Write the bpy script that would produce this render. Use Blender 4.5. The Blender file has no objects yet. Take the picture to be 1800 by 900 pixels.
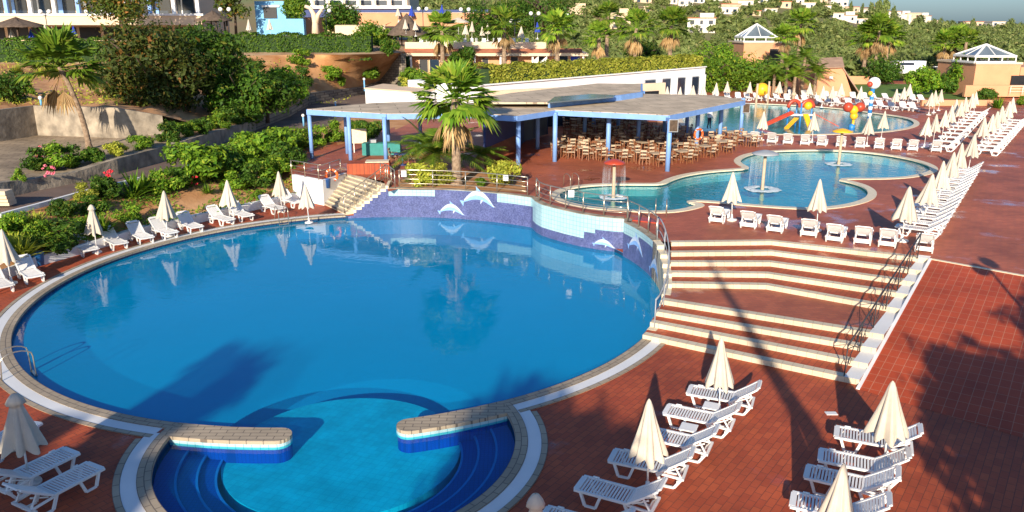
import bpy, bmesh, math, random
from mathutils import Vector, Matrix
from mathutils.geometry import tessellate_polygon
from mathutils.bvhtree import BVHTree
R = math.radians
PI = math.pi
scn = bpy.context.scene
col = scn.collection
# ------------------------------------------------------------------ camera, sky, sun, exposure
CH = 10.0; FP = 1390.0; TH = math.atan(405 / FP)
cam = bpy.data.cameras.new('camera'); camo = bpy.data.objects.new('camera', cam); col.objects.link(camo)
cam.sensor_width = 36; cam.lens = 36 * FP / 1800; cam.clip_end = 6000; cam.clip_start = .1
camo.location = (0, 0, CH); camo.rotation_euler = (PI / 2 - TH, 0, 0)
scn.camera = camo
SAZ, SEL = R(12), R(19.5)                      # light travels towards +Y, a little to +X
w = bpy.data.worlds.new('World'); scn.world = w; w.use_nodes = True
nt = w.node_tree; nt.nodes.clear()
sky = nt.nodes.new('ShaderNodeTexSky'); sky.sky_type = 'NISHITA'; sky.sun_disc = False
sky.sun_elevation = SEL; sky.sun_rotation = PI + SAZ; sky.air_density = 1.0; sky.dust_density = 1.2; sky.ozone_density = 7.0
bg = nt.nodes.new('ShaderNodeBackground'); bg.inputs[1].default_value = .105
out = nt.nodes.new('ShaderNodeOutputWorld')
nt.links.new(sky.outputs[0], bg.inputs[0]); nt.links.new(bg.outputs[0], out.inputs[0])
sl = bpy.data.lights.new('sun', 'SUN'); sl.energy = 5.0; sl.angle = R(.6); sl.color = (1, .87, .70)
so = bpy.data.objects.new('sun', sl); col.objects.link(so)
LD = Vector((math.sin(SAZ) * math.cos(SEL), math.cos(SAZ) * math.cos(SEL), -math.sin(SEL)))
so.rotation_euler = LD.to_track_quat('-Z', 'Y').to_euler(); so.location = (-10, -40, 30)
scn.view_settings.view_transform = 'Standard'; scn.view_settings.look = 'None'
scn.view_settings.exposure = .65; scn.view_settings.gamma = 1
scn.render.engine = 'CYCLES'
scn.cycles.max_bounces = 6; scn.cycles.transparent_max_bounces = 12
# ------------------------------------------------------------------ helpers
def ray(px, py):
    x = (px - 900) / FP; y = -(py - 450) / FP
    return Vector((x, math.cos(TH) + y * math.sin(TH), -math.sin(TH) + y * math.cos(TH)))
def G(px, py, z=0.0):
    d = ray(px, py); t = (z - CH) / d.z
    return Vector((d.x * t, d.y * t, z))
def W(px, py, D):
    d = ray(px, py); t = D / d.y
    return Vector((d.x * t, D, CH + d.z * t))
def tag(o, label, cat, group=None):
    o['label'] = label; o['category'] = cat
    if group: o['group'] = group
    return o
def struct(o, kind='structure'):
    o['kind'] = kind; return o
def thing(name, label, cat, loc=(0, 0, 0), rz=0, group=None):
    o = bpy.data.objects.new(name, None); col.objects.link(o); o.empty_display_size = .3
    o.location = loc; o.rotation_euler = (0, 0, rz)
    return tag(o, label, cat, group)
def link(name, me, parent=None):
    o = bpy.data.objects.new(name, me); col.objects.link(o)
    if parent: o.parent = parent
    return o
def copy_tree(o, parent=None):
    c = o.copy(); col.objects.link(c)
    if parent is not None: c.parent = parent
    for ch in list(o.children): copy_tree(ch, c)
    return c
def dup(o, loc, rz, label, s=1, group=None):
    c = copy_tree(o); c.location = loc; c.rotation_euler = (0, 0, rz)
    c.scale = (s, s, s) if not hasattr(s, '__len__') else s
    c['label'] = label
    if group: c['group'] = group
    return c
ORD = ['first', 'second', 'third', 'fourth', 'fifth', 'sixth', 'seventh', 'eighth', 'ninth', 'tenth', 'eleventh', 'twelfth',
       'thirteenth', 'fourteenth', 'fifteenth', 'sixteenth', 'seventeenth', 'eighteenth', 'nineteenth', 'twentieth',
       'twenty-first', 'twenty-second', 'twenty-third', 'twenty-fourth', 'twenty-fifth', 'twenty-sixth', 'twenty-seventh',
       'twenty-eighth', 'twenty-ninth', 'thirtieth'] + ['%d-th' % k for k in range(31, 120)]
class MB:
    def __init__(s): s.v = []; s.f = []; s.m = []; s.sm = []
    def add(s, vs, fs, mi=0, smooth=False):
        b = len(s.v); s.v += [tuple(p) for p in vs]
        for f in fs: s.f.append([b + i for i in f]); s.m.append(mi); s.sm.append(smooth)
        return s
    def box(s, c, d, M=None, mi=0, rz=0):
        x, y, z = d[0] / 2, d[1] / 2, d[2] / 2
        vs = [Vector((a, b, e)) for a in (-x, x) for b in (-y, y) for e in (-z, z)]
        if rz: vs = [Matrix.Rotation(rz, 3, 'Z') @ p for p in vs]
        vs = [p + Vector(c) for p in vs]
        if M is not None: vs = [M @ p for p in vs]
        return s.add(vs, [(0, 1, 3, 2), (4, 6, 7, 5), (0, 4, 5, 1), (2, 3, 7, 6), (0, 2, 6, 4), (1, 5, 7, 3)], mi)
    def bar(s, a, b, wd, th=None, mi=0, up=(0, 0, 1)):
        a = Vector(a); b = Vector(b); th = th or wd
        d = (b - a)
        if d.length < 1e-6: return s
        d.normalize(); u = Vector(up)
        if abs(d.dot(u)) > .98: u = Vector((1, 0, 0))
        sx = d.cross(u).normalized() * wd / 2; sy = sx.cross(d).normalized() * th / 2
        vs = [p + e for p in (a, b) for e in (-sx - sy, sx - sy, sx + sy, -sx + sy)]
        return s.add(vs, [(3, 2, 1, 0), (4, 5, 6, 7), (0, 1, 5, 4), (1, 2, 6, 5), (2, 3, 7, 6), (3, 0, 4, 7)], mi)
    def tube(s, pts, r, n=8, mi=0, smooth=True, cap=True):
        pts = [Vector(p) for p in pts]; rs = r if hasattr(r, '__len__') else [r] * len(pts)
        vs = []; fs = []; px = None
        for i, p in enumerate(pts):
            d = (pts[min(i + 1, len(pts) - 1)] - pts[max(i - 1, 0)])
            d = d.normalized() if d.length > 1e-9 else Vector((0, 0, 1))
            if px is None: px = d.orthogonal().normalized()
            else:
                px = px - d * px.dot(d); px = px.normalized() if px.length > 1e-6 else d.orthogonal().normalized()
            py = d.cross(px)
            for k in range(n):
                a = 2 * PI * k / n; vs.append(p + (px * math.cos(a) + py * math.sin(a)) * rs[i])
        for i in range(len(pts) - 1):
            for k in range(n):
                fs.append((i * n + k, i * n + (k + 1) % n, (i + 1) * n + (k + 1) % n, (i + 1) * n + k))
        s.add(vs, fs, mi, smooth)
        if cap:
            b = len(s.v) - len(vs)
            s.f.append([b + k for k in reversed(range(n))]); s.m.append(mi); s.sm.append(False)
            s.f.append([b + (len(pts) - 1) * n + k for k in range(n)]); s.m.append(mi); s.sm.append(False)
        return s
    def lathe(s, prof, n=24, c=(0, 0, 0), mi=0, smooth=True, wob=None):
        vs = []; fs = []; c = Vector(c)
        for j, (r, z) in enumerate(prof):
            for k in range(n):
                a = 2 * PI * k / n; rr, zz = (r, z) if wob is None else wob(j, k, a, r, z)
                vs.append(c + Vector((rr * math.cos(a), rr * math.sin(a), zz)))
        for j in range(len(prof) - 1):
            for k in range(n):
                fs.append((j * n + k, j * n + (k + 1) % n, (j + 1) * n + (k + 1) % n, (j + 1) * n + k))
        return s.add(vs, fs, mi, smooth)
    def prism(s, poly, z0, z1, mi=0, top=None):
        """vertical prism on a plan polygon, z may be numbers or per-vertex lists"""
        n = len(poly)
        za = z0 if hasattr(z0, '__len__') else [z0] * n; zb = z1 if hasattr(z1, '__len__') else [z1] * n
        vs = [(p[0], p[1], za[i]) for i, p in enumerate(poly)] + [(p[0], p[1], zb[i]) for i, p in enumerate(poly)]
        tri = tessellate_polygon([[Vector((p[0], p[1], 0)) for p in poly]])
        fs = [(i, (i + 1) % n, n + (i + 1) % n, n + i) for i in range(n)]
        s.add(vs, fs, mi)
        b = len(s.v) - 2 * n
        for t in tri:
            for off, m_ in ((0, mi), (n, mi if top is None else top)):
                s.f.append([b + off + i for i in t]); s.m.append(m_); s.sm.append(False)
        return s
    def wall(s, path, z0, z1, th, mi=0, side=0, close=False):
        """band along a plan path; side: -1/0/1 where the thickness goes"""
        P = [Vector((p[0], p[1])) for p in path]; n = len(P)
        za = z0 if hasattr(z0, '__len__') else [z0] * n; zb = z1 if hasattr(z1, '__len__') else [z1] * n
        N = []
        for i in range(n):
            if close: d = P[(i + 1) % n] - P[i - 1]
            else: d = P[min(i + 1, n - 1)] - P[max(i - 1, 0)]
            d.normalize(); N.append(Vector((-d.y, d.x)))
        a0 = (side - 1) / 2 * th; a1 = (side + 1) / 2 * th
        vs = []
        for i in range(n):
            A = P[i] + N[i] * a0; B = P[i] + N[i] * a1
            vs += [(A.x, A.y, za[i]), (B.x, B.y, za[i]), (B.x, B.y, zb[i]), (A.x, A.y, zb[i])]
        fs = []
        m = n if close else n - 1
        for i in range(m):
            j = (i + 1) % n
            for k in range(4): fs.append((i * 4 + k, i * 4 + (k + 1) % 4, j * 4 + (k + 1) % 4, j * 4 + k))
        if not close: fs += [(3, 2, 1, 0), tuple((n - 1) * 4 + k for k in range(4))]
        return s.add(vs, fs, mi)
    def mesh(s, name, mats, recalc=True):
        me = bpy.data.meshes.new(name); me.from_pydata(s.v, [], s.f)
        for m in (mats if isinstance(mats, (list, tuple)) else [mats]): me.materials.append(m)
        me.polygons.foreach_set('material_index', s.m); me.polygons.foreach_set('use_smooth', s.sm)
        if recalc:
            bm = bmesh.new(); bm.from_mesh(me); bmesh.ops.recalc_face_normals(bm, faces=bm.faces); bm.to_mesh(me); bm.free()
        me.update(); return me
    def build(s, name, mats, parent=None, recalc=True):
        return link(name, s.mesh(name, mats, recalc), parent)
def bevel(o, wd=.02, seg=2):
    m = o.modifiers.new('bevel', 'BEVEL'); m.width = wd; m.segments = seg; m.limit_method = 'ANGLE'; return o
# ------------------------------------------------------------------ materials
MT = {}
def mat(name, c, rough=.7, var=.12, sc=3.0, bump=0.0, bsc=20.0, spec=.4, metal=0, c2=None, trans=0.0, emit=None, coat=0):
    m = bpy.data.materials.new(name); m.use_nodes = True; n = m.node_tree; b = n.nodes['Principled BSDF']
    b.inputs['Roughness'].default_value = rough; b.inputs['Metallic'].default_value = metal
    b.inputs['Specular IOR Level'].default_value = spec
    tc = n.nodes.new('ShaderNodeTexCoord')
    no = n.nodes.new('ShaderNodeTexNoise'); no.inputs['Scale'].default_value = sc; no.inputs['Detail'].default_value = 6
    n.links.new(tc.outputs['Object'], no.inputs['Vector'])
    rp = n.nodes.new('ShaderNodeValToRGB'); rp.color_ramp.elements[0].position = .32; rp.color_ramp.elements[1].position = .68
    c2 = c2 or [min(1, x * (1 + var)) for x in c]; c1 = [x * (1 - var) for x in c] if c2 is not None and var else c
    rp.color_ramp.elements[0].color = (*c1, 1); rp.color_ramp.elements[1].color = (*c2, 1)
    n.links.new(no.outputs['Fac'], rp.inputs[0])
    if name in ('umbrella_cloth', 'white_plastic'):
        oi = n.nodes.new('ShaderNodeObjectInfo'); mr0 = n.nodes.new('ShaderNodeMapRange'); mr0.inputs[3].default_value = .86; mr0.inputs[4].default_value = 1.04
        hs0 = n.nodes.new('ShaderNodeHueSaturation'); n.links.new(oi.outputs['Random'], mr0.inputs[0]); n.links.new(mr0.outputs[0], hs0.inputs['Value'])
        n.links.new(rp.outputs[0], hs0.inputs['Color']); n.links.new(hs0.outputs[0], b.inputs['Base Color'])
    else: n.links.new(rp.outputs[0], b.inputs['Base Color'])
    if bump:
        n2 = n.nodes.new('ShaderNodeTexNoise'); n2.inputs['Scale'].default_value = bsc; n2.inputs['Detail'].default_value = 5
        n.links.new(tc.outputs['Object'], n2.inputs['Vector'])
        bp = n.nodes.new('ShaderNodeBump'); bp.inputs['Strength'].default_value = bump; bp.inputs['Distance'].default_value = .05
        n.links.new(n2.outputs['Fac'], bp.inputs['Height']); n.links.new(bp.outputs[0], b.inputs['Normal'])
    if coat: b.inputs['Coat Weight'].default_value = coat
    if emit: b.inputs['Emission Color'].default_value = (*emit, 1); b.inputs['Emission Strength'].default_value = 1
    if trans: b.inputs['Transmission Weight'].default_value = trans
    MT[name] = m; return m
def leafmat(name, ca, cb, cc=None, tr=.25):
    m = bpy.data.materials.new(name); m.use_nodes = True; n = m.node_tree; b = n.nodes['Principled BSDF']
    b.inputs['Roughness'].default_value = .6; b.inputs['Specular IOR Level'].default_value = .25
    g = n.nodes.new('ShaderNodeNewGeometry')
    oi = n.nodes.new('ShaderNodeObjectInfo')
    rp = n.nodes.new('ShaderNodeValToRGB'); e = rp.color_ramp.elements
    e[0].color = (*ca, 1); e[1].color = (*cb, 1); e[1].position = .85
    if cc: k = e.new(1.0); k.color = (*cc, 1)
    n.links.new(g.outputs['Random Per Island'], rp.inputs[0])
    hs = n.nodes.new('ShaderNodeHueSaturation')
    mr = n.nodes.new('ShaderNodeMapRange'); mr.inputs[3].default_value = .75; mr.inputs[4].default_value = 1.3
    n.links.new(oi.outputs['Random'], mr.inputs[0]); n.links.new(mr.outputs[0], hs.inputs['Value'])
    n.links.new(rp.outputs[0], hs.inputs['Color']); n.links.new(hs.outputs[0], b.inputs['Base Color'])
    t = n.nodes.new('ShaderNodeBsdfTranslucent'); n.links.new(hs.outputs[0], t.inputs[0])
    mx = n.nodes.new('ShaderNodeMixShader'); mx.inputs[0].default_value = tr
    n.links.new(b.outputs[0], mx.inputs[1]); n.links.new(t.outputs[0], mx.inputs[2])
    n.links.new(mx.outputs[0], n.nodes['Material Output'].inputs[0])
    MT[name] = m; return m
def tiles(name, c1, c2, mortar, bw, bh, rot, msize=.012, rough=.5, wet=0.0, off=.5, sc2=.35, bump=.25, dirt=.35, bias=0.0, plane='xy', axis_len=None):
    m = bpy.data.materials.new(name); m.use_nodes = True; n = m.node_tree; b = n.nodes['Principled BSDF']; L = n.links.new
    tc = n.nodes.new('ShaderNodeTexCoord'); mp = n.nodes.new('ShaderNodeMapping')
    if plane == 'xy': mp.inputs['Rotation'].default_value = (0, 0, rot)
    elif plane == 'xz': mp.inputs['Rotation'].default_value = (R(90), 0, rot)
    L(tc.outputs['UV' if plane == 'uv' else 'Object'], mp.inputs[0])
    br = n.nodes.new('ShaderNodeTexBrick'); br.inputs['Scale'].default_value = 1; br.offset = off
    br.inputs['Brick Width'].default_value = bw; br.inputs['Row Height'].default_value = bh
    br.inputs['Mortar Size'].default_value = msize; br.inputs['Mortar Smooth'].default_value = .1; br.inputs['Bias'].default_value = bias
    br.inputs['Color1'].default_value = (*c1, 1); br.inputs['Color2'].default_value = (*c2, 1); br.inputs['Mortar'].default_value = (*mortar, 1)
    L(mp.outputs[0], br.inputs[0])
    no = n.nodes.new('ShaderNodeTexNoise'); no.inputs['Scale'].default_value = sc2; no.inputs['Detail'].default_value = 8; no.inputs['Roughness'].default_value = .65
    L(tc.outputs['Object'], no.inputs[0])
    mr = n.nodes.new('ShaderNodeMapRange'); mr.inputs[1].default_value = .35; mr.inputs[2].default_value = .65
    mr.inputs[3].default_value = 1 - dirt; mr.inputs[4].default_value = 1.12
    L(no.outputs['Fac'], mr.inputs[0])
    mx = n.nodes.new('ShaderNodeMix'); mx.data_type = 'RGBA'; mx.blend_type = 'MULTIPLY'; mx.inputs['Factor'].default_value = 1
    L(br.outputs[0], mx.inputs['A']); L(mr.outputs[0], mx.inputs['B']); L(mx.outputs['Result'], b.inputs['Base Color'])
    b.inputs['Roughness'].default_value = rough; b.inputs['Specular IOR Level'].default_value = .4 if wet else .25
    bp = n.nodes.new('ShaderNodeBump'); bp.inputs['Strength'].default_value = bump; bp.inputs['Distance'].default_value = .01; bp.invert = True
    L(br.outputs['Fac'], bp.inputs['Height']); L(bp.outputs[0], b.inputs['Normal'])
    if wet:
        w1 = n.nodes.new('ShaderNodeTexNoise'); w1.inputs['Scale'].default_value = .45; w1.inputs['Detail'].default_value = 7; w1.inputs['Roughness'].default_value = .6
        L(tc.outputs['Object'], w1.inputs[0])
        m2 = n.nodes.new('ShaderNodeMapRange'); m2.inputs[1].default_value = .62 - wet * .2; m2.inputs[2].default_value = .72 - wet * .2
        m2.inputs[3].default_value = rough; m2.inputs[4].default_value = .07
        L(w1.outputs['Fac'], m2.inputs[0]); L(m2.outputs[0], b.inputs['Roughness'])
    MT[name] = m; return m
def water(name, tint, bsc, bstr, rough=.02, scat=.2, scol=(0, .3, .55)):
    m = bpy.data.materials.new(name); m.use_nodes = True; n = m.node_tree; n.nodes.clear(); L = n.links.new
    o = n.nodes.new('ShaderNodeOutputMaterial'); t = n.nodes.new('ShaderNodeBsdfTransparent'); t.inputs[0].default_value = (*tint, 1)
    g = n.nodes.new('ShaderNodeBsdfGlossy'); g.inputs['Roughness'].default_value = rough
    gm = n.nodes.new('ShaderNodeNewGeometry'); dp = n.nodes.new('ShaderNodeVectorMath'); dp.operation = 'DOT_PRODUCT'
    def mth(op, a, b=None):
        q = n.nodes.new('ShaderNodeMath'); q.operation = op
        for i, v in enumerate((a, b)):
            if v is None: continue
            if isinstance(v, (int, float)): q.inputs[i].default_value = v
            else: L(v, q.inputs[i])
        return q.outputs[0]
    tc = n.nodes.new('ShaderNodeTexCoord')
    n1 = n.nodes.new('ShaderNodeTexNoise'); n1.inputs['Scale'].default_value = bsc; n1.inputs['Detail'].default_value = 4; n1.inputs['Distortion'].default_value = .6
    L(tc.outputs['Object'], n1.inputs[0])
    bp = n.nodes.new('ShaderNodeBump'); bp.inputs['Strength'].default_value = bstr; bp.inputs['Distance'].default_value = .04
    L(n1.outputs['Fac'], bp.inputs['Height']); L(bp.outputs[0], g.inputs['Normal']); L(bp.outputs[0], dp.inputs[0]); L(gm.outputs['Incoming'], dp.inputs[1])
    cs = mth('SUBTRACT', 1.0, mth('ABSOLUTE', dp.outputs['Value'])); fr = mth('ADD', mth('MULTIPLY', mth('POWER', cs, 5.0), .98), .02)
    mx = n.nodes.new('ShaderNodeMixShader'); L(fr, mx.inputs[0])
    df = n.nodes.new('ShaderNodeBsdfDiffuse'); df.inputs[0].default_value = (*scol, 1); m0 = n.nodes.new('ShaderNodeMixShader'); m0.inputs[0].default_value = scat; L(t.outputs[0], m0.inputs[1]); L(df.outputs[0], m0.inputs[2]); L(m0.outputs[0], mx.inputs[1]); L(g.outputs[0], mx.inputs[2])
    L(mx.outputs[0], o.inputs[0]); MT[name] = m; return m
mat('white_plastic', (.78, .77, .74), .35, .03, 2)
mat('umbrella_cloth', (.56, .49, .39), .85, .07, 4, .1, 30)
mat('umbrella_blue', (.02, .05, .35), .8, .1, 4)
mat('white_metal', (.75, .74, .7), .4, .03)
mat('steel', (.60, .52, .40), .3, .1, 5, metal=.85)
mat('iron', (.03, .03, .035), .5, .1, 5)
mat('cream_tile', (.70, .60, .42), .55, .1, 6)
mat('white_paint', (.78, .78, .76), .7, .05, .8)
mat('white_tile', (.72, .72, .70), .45, .05, .8)
mat('blue_paint', (.19, .35, .68), .5, .08, 2)
mat('blue_dark', (.03, .05, .16), .6, .1, 2)
mat('sky_blue_paint', (.16, .42, .66), .6, .06, 1)
mat('peach', (.60, .29, .15), .8, .08, .6, .1, 8)
mat('cream_wall', (.68, .52, .36), .8, .06, .6)
tiles('reed', (.62, .50, .35), (.54, .43, .30), (.30, .23, .16), 2.4, 1.1, -R(12), .03, .9, off=.5, dirt=.3, bump=.4, sc2=.6)
mat('thatch', (.12, .085, .06), .95, .3, 3, .8, 12)
mat('hedge_core', (.02, .045, .01), .95)
mat('dark', (.012, .012, .014), .5, .2)
mat('glass_dark', (.02, .035, .06), .08, .3, .4, spec=.8)
mat('glass_roof', (.12, .15, .17), .15, .3, .4, spec=.8)
mat('soil', (.52, .22, .07), .95, .25, .5, .6, 5, c2=(.60, .33, .15))
mat('dry_soil', (.40, .24, .13), .95, .25, .4, .6, 5, c2=(.46, .33, .2))
mat('road', (.16, .11, .085), .85, .2, .6, .3, 10)
mat('grey_stone', (.24, .20, .15), .9, .3, 1.3, .9, 4, c2=(.42, .35, .26))
mat('bark', (.24, .15, .09), .95, .35, 5, 1.0, 14, c2=(.36, .26, .17))
mat('dark_bark', (.09, .06, .04), .95, .3, 5, 1.0, 14)
mat('wood', (.22, .085, .035), .55, .2, 5)
mat('cushion', (.45, .35, .24), .8, .1, 5)
mat('lawn', (.09, .17, .02), .95, .3, 1.5, .4, 20)
mat('red_paint', (.42, .055, .025), .35, .08, 2)
mat('orange', (.80, .13, .02), .4, .05, 2)
mat('yellow', (.80, .42, .02), .4, .08, 2)
mat('pool_blue_toy', (.03, .2, .5), .4, .08, 2)
mat('lamp_globe', (.80, .78, .72), .3, .02, 2)
mat('grey_metal', (.30, .32, .34), .5, .1, 2)
mat('skin', (.45, .25, .16), .6, .05, 3)
mat('black_cloth', (.02, .02, .03), .8, .1, 3)
mat('red_flower', (.65, .03, .05), .7, .2, 3)
mat('pink_flower', (.70, .16, .22), .7, .2, 3)
mat('terracotta_roof', (.40, .14, .07), .8, .2, 1)
mat('dolphin_white', (.66, .70, .74), .4, .12, 5, c2=(.34, .46, .68))
mat('dolphin_blue', (.22, .40, .72), .4, .15, 8)
mat('foam', (.60, .68, .70), .6, .2, 12, .6, 18)
mat('car_white', (.72, .72, .72), .25, .02, 1, coat=.5)
mat('rubber', (.02, .02, .02), .7, .1)
mat('bin_blue', (.02, .08, .25), .4, .1)
mat('teal_cloth', (.03, .22, .20), .7, .1)
ROT = -R(53.5)
tiles('brick_lower', (.48, .095, .030), (.38, .068, .023), (.17, .048, .024), .36, .18, ROT, .008, .68, wet=.10, dirt=.34, off=.5)
tiles('brick_ramp', (.44, .072, .022), (.38, .060, .019), (.46, .22, .13), .42, .27, ROT, .007, .5, wet=0, dirt=.25, off=.0, bump=.1)
tiles('brick_upper', (.48, .13, .056), (.40, .10, .045), (.25, .095, .055), .36, .18, -R(14), .008, .62, wet=.28, dirt=.38, off=.5)
tiles('nosing_tile', (.60, .52, .38), (.56, .48, .34), (.42, .33, .22), .30, .30, 0, .008, .55, off=0, dirt=.18, plane='uv')
tiles('coping_tan', (.42, .34, .24), (.37, .30, .21), (.16, .13, .10), .42, .16, 0, .012, .6, off=.5, dirt=.2, plane='uv')
tiles('pale_tile', (.38, .56, .57), (.34, .52, .54), (.17, .35, .40), .21, .21, 0, .009, .3, off=0, dirt=.1, plane='uv')
tiles('violet_mosaic', (.055, .07, .18), (.13, .15, .31), (.09, .10, .22), .05, .05, 0, .003, .28, off=0, dirt=.2, plane='uv', sc2=2.5)
tiles('floor_blue', (.0, .30, .58), (.0, .28, .55), (.0, .23, .48), .5, .5, 0, .004, .6, off=0, dirt=.16, sc2=.12)
tiles('floor_cyan', (.01, .44, .62), (.01, .40, .58), (.0, .36, .55), .2, .2, R(20), .01, .6, off=0, dirt=.2, sc2=1.2)
tiles('steps_navy', (.0, .045, .33), (.0, .04, .30), (.0, .03, .22), .1, .1, 0, .008, .5, off=0, dirt=.1)
tiles('floor_teal', (.03, .45, .52), (.03, .42, .50), (.02, .3, .4), .3, .3, 0, .006, .6, off=0, dirt=.25, sc2=.5)
tiles('stone_wall', (.34, .29, .22), (.22, .19, .15), (.12, .10, .08), .55, .30, 0, .03, .9, off=.5, dirt=.4, plane='xz', bump=.8)
tiles('paving', (.42, .32, .21), (.33, .25, .165), (.18, .13, .09), .9, .5, -R(10), .02, .9, off=.5, dirt=.4, bump=.5)
tiles('waterline', (.02, .05, .12), (.015, .04, .10), (.01, .02, .05), .1, .1, 0, .008, .5, off=0, dirt=.1)
mat('step_edge', (.03, .16, .5), .5, .1, 3)
water('water_main', (.15, .95, 1.0), 1.6, .16, .02, .52, (0, .34, .64))
water('water_clear', (.35, .93, 1.0), 1.6, .12, .02, .06, (0, .3, .6))
water('water_upper', (.55, .95, .97), 3.0, .55, .03, .2, (0, .26, .34))
water('water_kids', (.6, .95, 1.0), 2.2, .35, .04, .15, (0, .25, .34))
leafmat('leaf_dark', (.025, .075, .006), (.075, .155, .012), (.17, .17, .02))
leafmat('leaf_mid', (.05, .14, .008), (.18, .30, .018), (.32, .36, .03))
leafmat('leaf_yellow', (.20, .25, .02), (.43, .43, .05), (.55, .50, .08))
leafmat('leaf_palm', (.07, .17, .01), (.21, .31, .025), (.34, .34, .05))
leafmat('leaf_dry', (.26, .15, .06), (.40, .26, .11), (.44, .33, .16), .15)
leafmat('leaf_olive', (.085, .125, .03), (.19, .23, .065), (.29, .28, .10))
leafmat('leaf_hedge', (.035, .10, .006), (.10, .19, .014), (.16, .24, .02))
leafmat('leaf_orange_green', (.03, .065, .008), (.10, .12, .015), (.28, .11, .02))
def uv_strip(o, us, vs_):
    """uv = (along, across) per vertex lists"""
    me = o.data; uv = me.uv_layers.new(name='UVMap')
    for lp in me.loops: uv.data[lp.index].uv = (us[lp.vertex_index], vs_[lp.vertex_index])
# ------------------------------------------------------------------ pool geometry (plan)
MC = Vector((-6.15, 30.42)); MR = 12.08; SC = Vector((-4.29, 17.79)); SR = 4.39
ZW = -.14; ZU = 1.45; ZUW = 1.36
def cpt(c, r, a): return Vector((c.x + r * math.cos(a), c.y + r * math.sin(a)))
def cross2(c0, r0, c1, r1):
    d = (c1 - c0).length; a = (r0 * r0 - r1 * r1 + d * d) / (2 * d); h = math.sqrt(r0 * r0 - a * a)
    u = (c1 - c0) / d; m = c0 + u * a; n = Vector((-u.y, u.x)); return m + n * h, m - n * h
Xa, Xb = cross2(MC, MR, SC, SR)
XL, XR = (Xa, Xb) if Xa.x < Xb.x else (Xb, Xa)
def ang(c, p): return math.atan2(p.y - c.y, p.x - c.x)
def arc(c, r, a0, a1, n): return [cpt(c, r, a0 + (a1 - a0) * i / n) for i in range(n + 1)]
aR = ang(MC, XR); aL = ang(MC, XL) + 2 * PI
main_arc = arc(MC, MR, aR, aL, 140)
sL = ang(SC, XL) ; sR = ang(SC, XR)
if sL < 0: sL += 2 * PI
if sR < sL: sR += 2 * PI
small_arc = arc(SC, SR, sL, sR, 70)
outline = main_arc[:-1] + small_arc[:-1]
# mosaic wall path on the pool side, left to right: circle, bulge of the upper pool, circle down to the stairs
aW0 = ang(MC, Vector((-8.98, 42.2))); aW1 = ang(MC, Vector((1.16, 40.3)))
bulge = [Vector(p) for p in ((1.16, 40.15), (1.22, 39.2), (1.48, 38.5), (1.96, 37.85), (2.6, 37.1), (3.31, 36.4), (4.1, 35.85), (4.7, 35.58), (5.22, 35.45))]
wall_l = arc(MC, MR, aW0, aW1, 26)
aE0 = ang(MC, Vector((5.4, 34.9))); aE1 = ang(MC, Vector((6.4, 30.9))) + 0; aE2 = ang(MC, Vector((4.45, 24.95)))
wall_r = arc(MC, MR - .03, aE0, aE2, 26)
wallpath = wall_l + bulge[1:] + wall_r
# ------------------------------------------------------------------ ground sheets
def sheet(name, outer, holes, z, m, rot=None, thick=None):
    loops = [[Vector((p[0], p[1], 0)) for p in outer]] + [[Vector((p[0], p[1], 0)) for p in h] for h in holes]
    tri = tessellate_polygon(loops); vs = [v for l in loops for v in l]
    me = bpy.data.meshes.new(name)
    me.from_pydata([(v.x, v.y, z(v) if callable(z) else z) for v in vs], [], [tuple(t) for t in tri])
    bm = bmesh.new(); bm.from_mesh(me)
    for f in bm.faces:
        if f.normal.z < 0: f.normal_flip()
    bm.to_mesh(me); bm.free(); me.materials.append(m)
    return struct(link(name, me))
low_outer = [G(-140, 545), G(-100, 537), G(60, 470), G(250, 415), G(420, 376), G(540, 349), Vector((-11.35, 45.4)), Vector((-11, 60)), Vector((40, 60)), Vector((40, -40)), Vector((-45, -40)), Vector((-45, 20))]
ST0 = [Vector((6.5, 31.35)), Vector((10.71, 31.53)), Vector((15.92, 28.96))]
sheet('lower_deck', low_outer, [outline], 0.0, MT['brick_lower'])
# upper pools, traced at water level
def tr(pts, z): return [G(x, y, z).to_2d() for x, y in pts]
def smooth(P, it=2):
    for _ in range(it):
        Q = []
        for i in range(len(P)):
            a = P[i]; b = P[(i + 1) % len(P)]; Q += [a * .75 + b * .25, a * .25 + b * .75]
        P = Q
    return P
up_pool = smooth(tr([(1212, 357), (1245, 364), (1216, 373), (1180, 378), (1140, 378), (1100, 375), (1040, 371), (1000, 364), (975, 356), (968, 347), (975, 338), (1000, 331), (1040, 326.5), (1090, 325), (1140, 325.5),
                    (1158, 325), (1168, 319), (1195, 310), (1240, 303), (1290, 299.5), (1308, 298), (1294, 292), (1288, 284), (1305, 274), (1340, 268), (1400, 265.5), (1460, 265.5), (1510, 268), (1570, 275), (1620, 285),
                    (1648, 296), (1648, 306), (1610, 315), (1560, 318.5), (1480, 318.5), (1500, 322), (1524, 329), (1540, 339), (1540, 350), (1524, 359), (1490, 367.5), (1440, 372.5), (1390, 371), (1330, 367), (1272, 361)], ZUW), 2)
kids = smooth(tr([(1190, 232), (1300, 237), (1400, 240), (1500, 238), (1580, 233), (1622, 222), (1604, 209), (1540, 200), (1480, 192), (1400, 186), (1300, 182), (1240, 182), (1190, 186)], ZUW), 2)
edge_l = arc(MC, MR + .02, aW0, aW1, 26)
stA = [Vector((-9.9, 47.0)), Vector((-7.7, 45.0)), Vector((-7.35, 44.7))]
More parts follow.
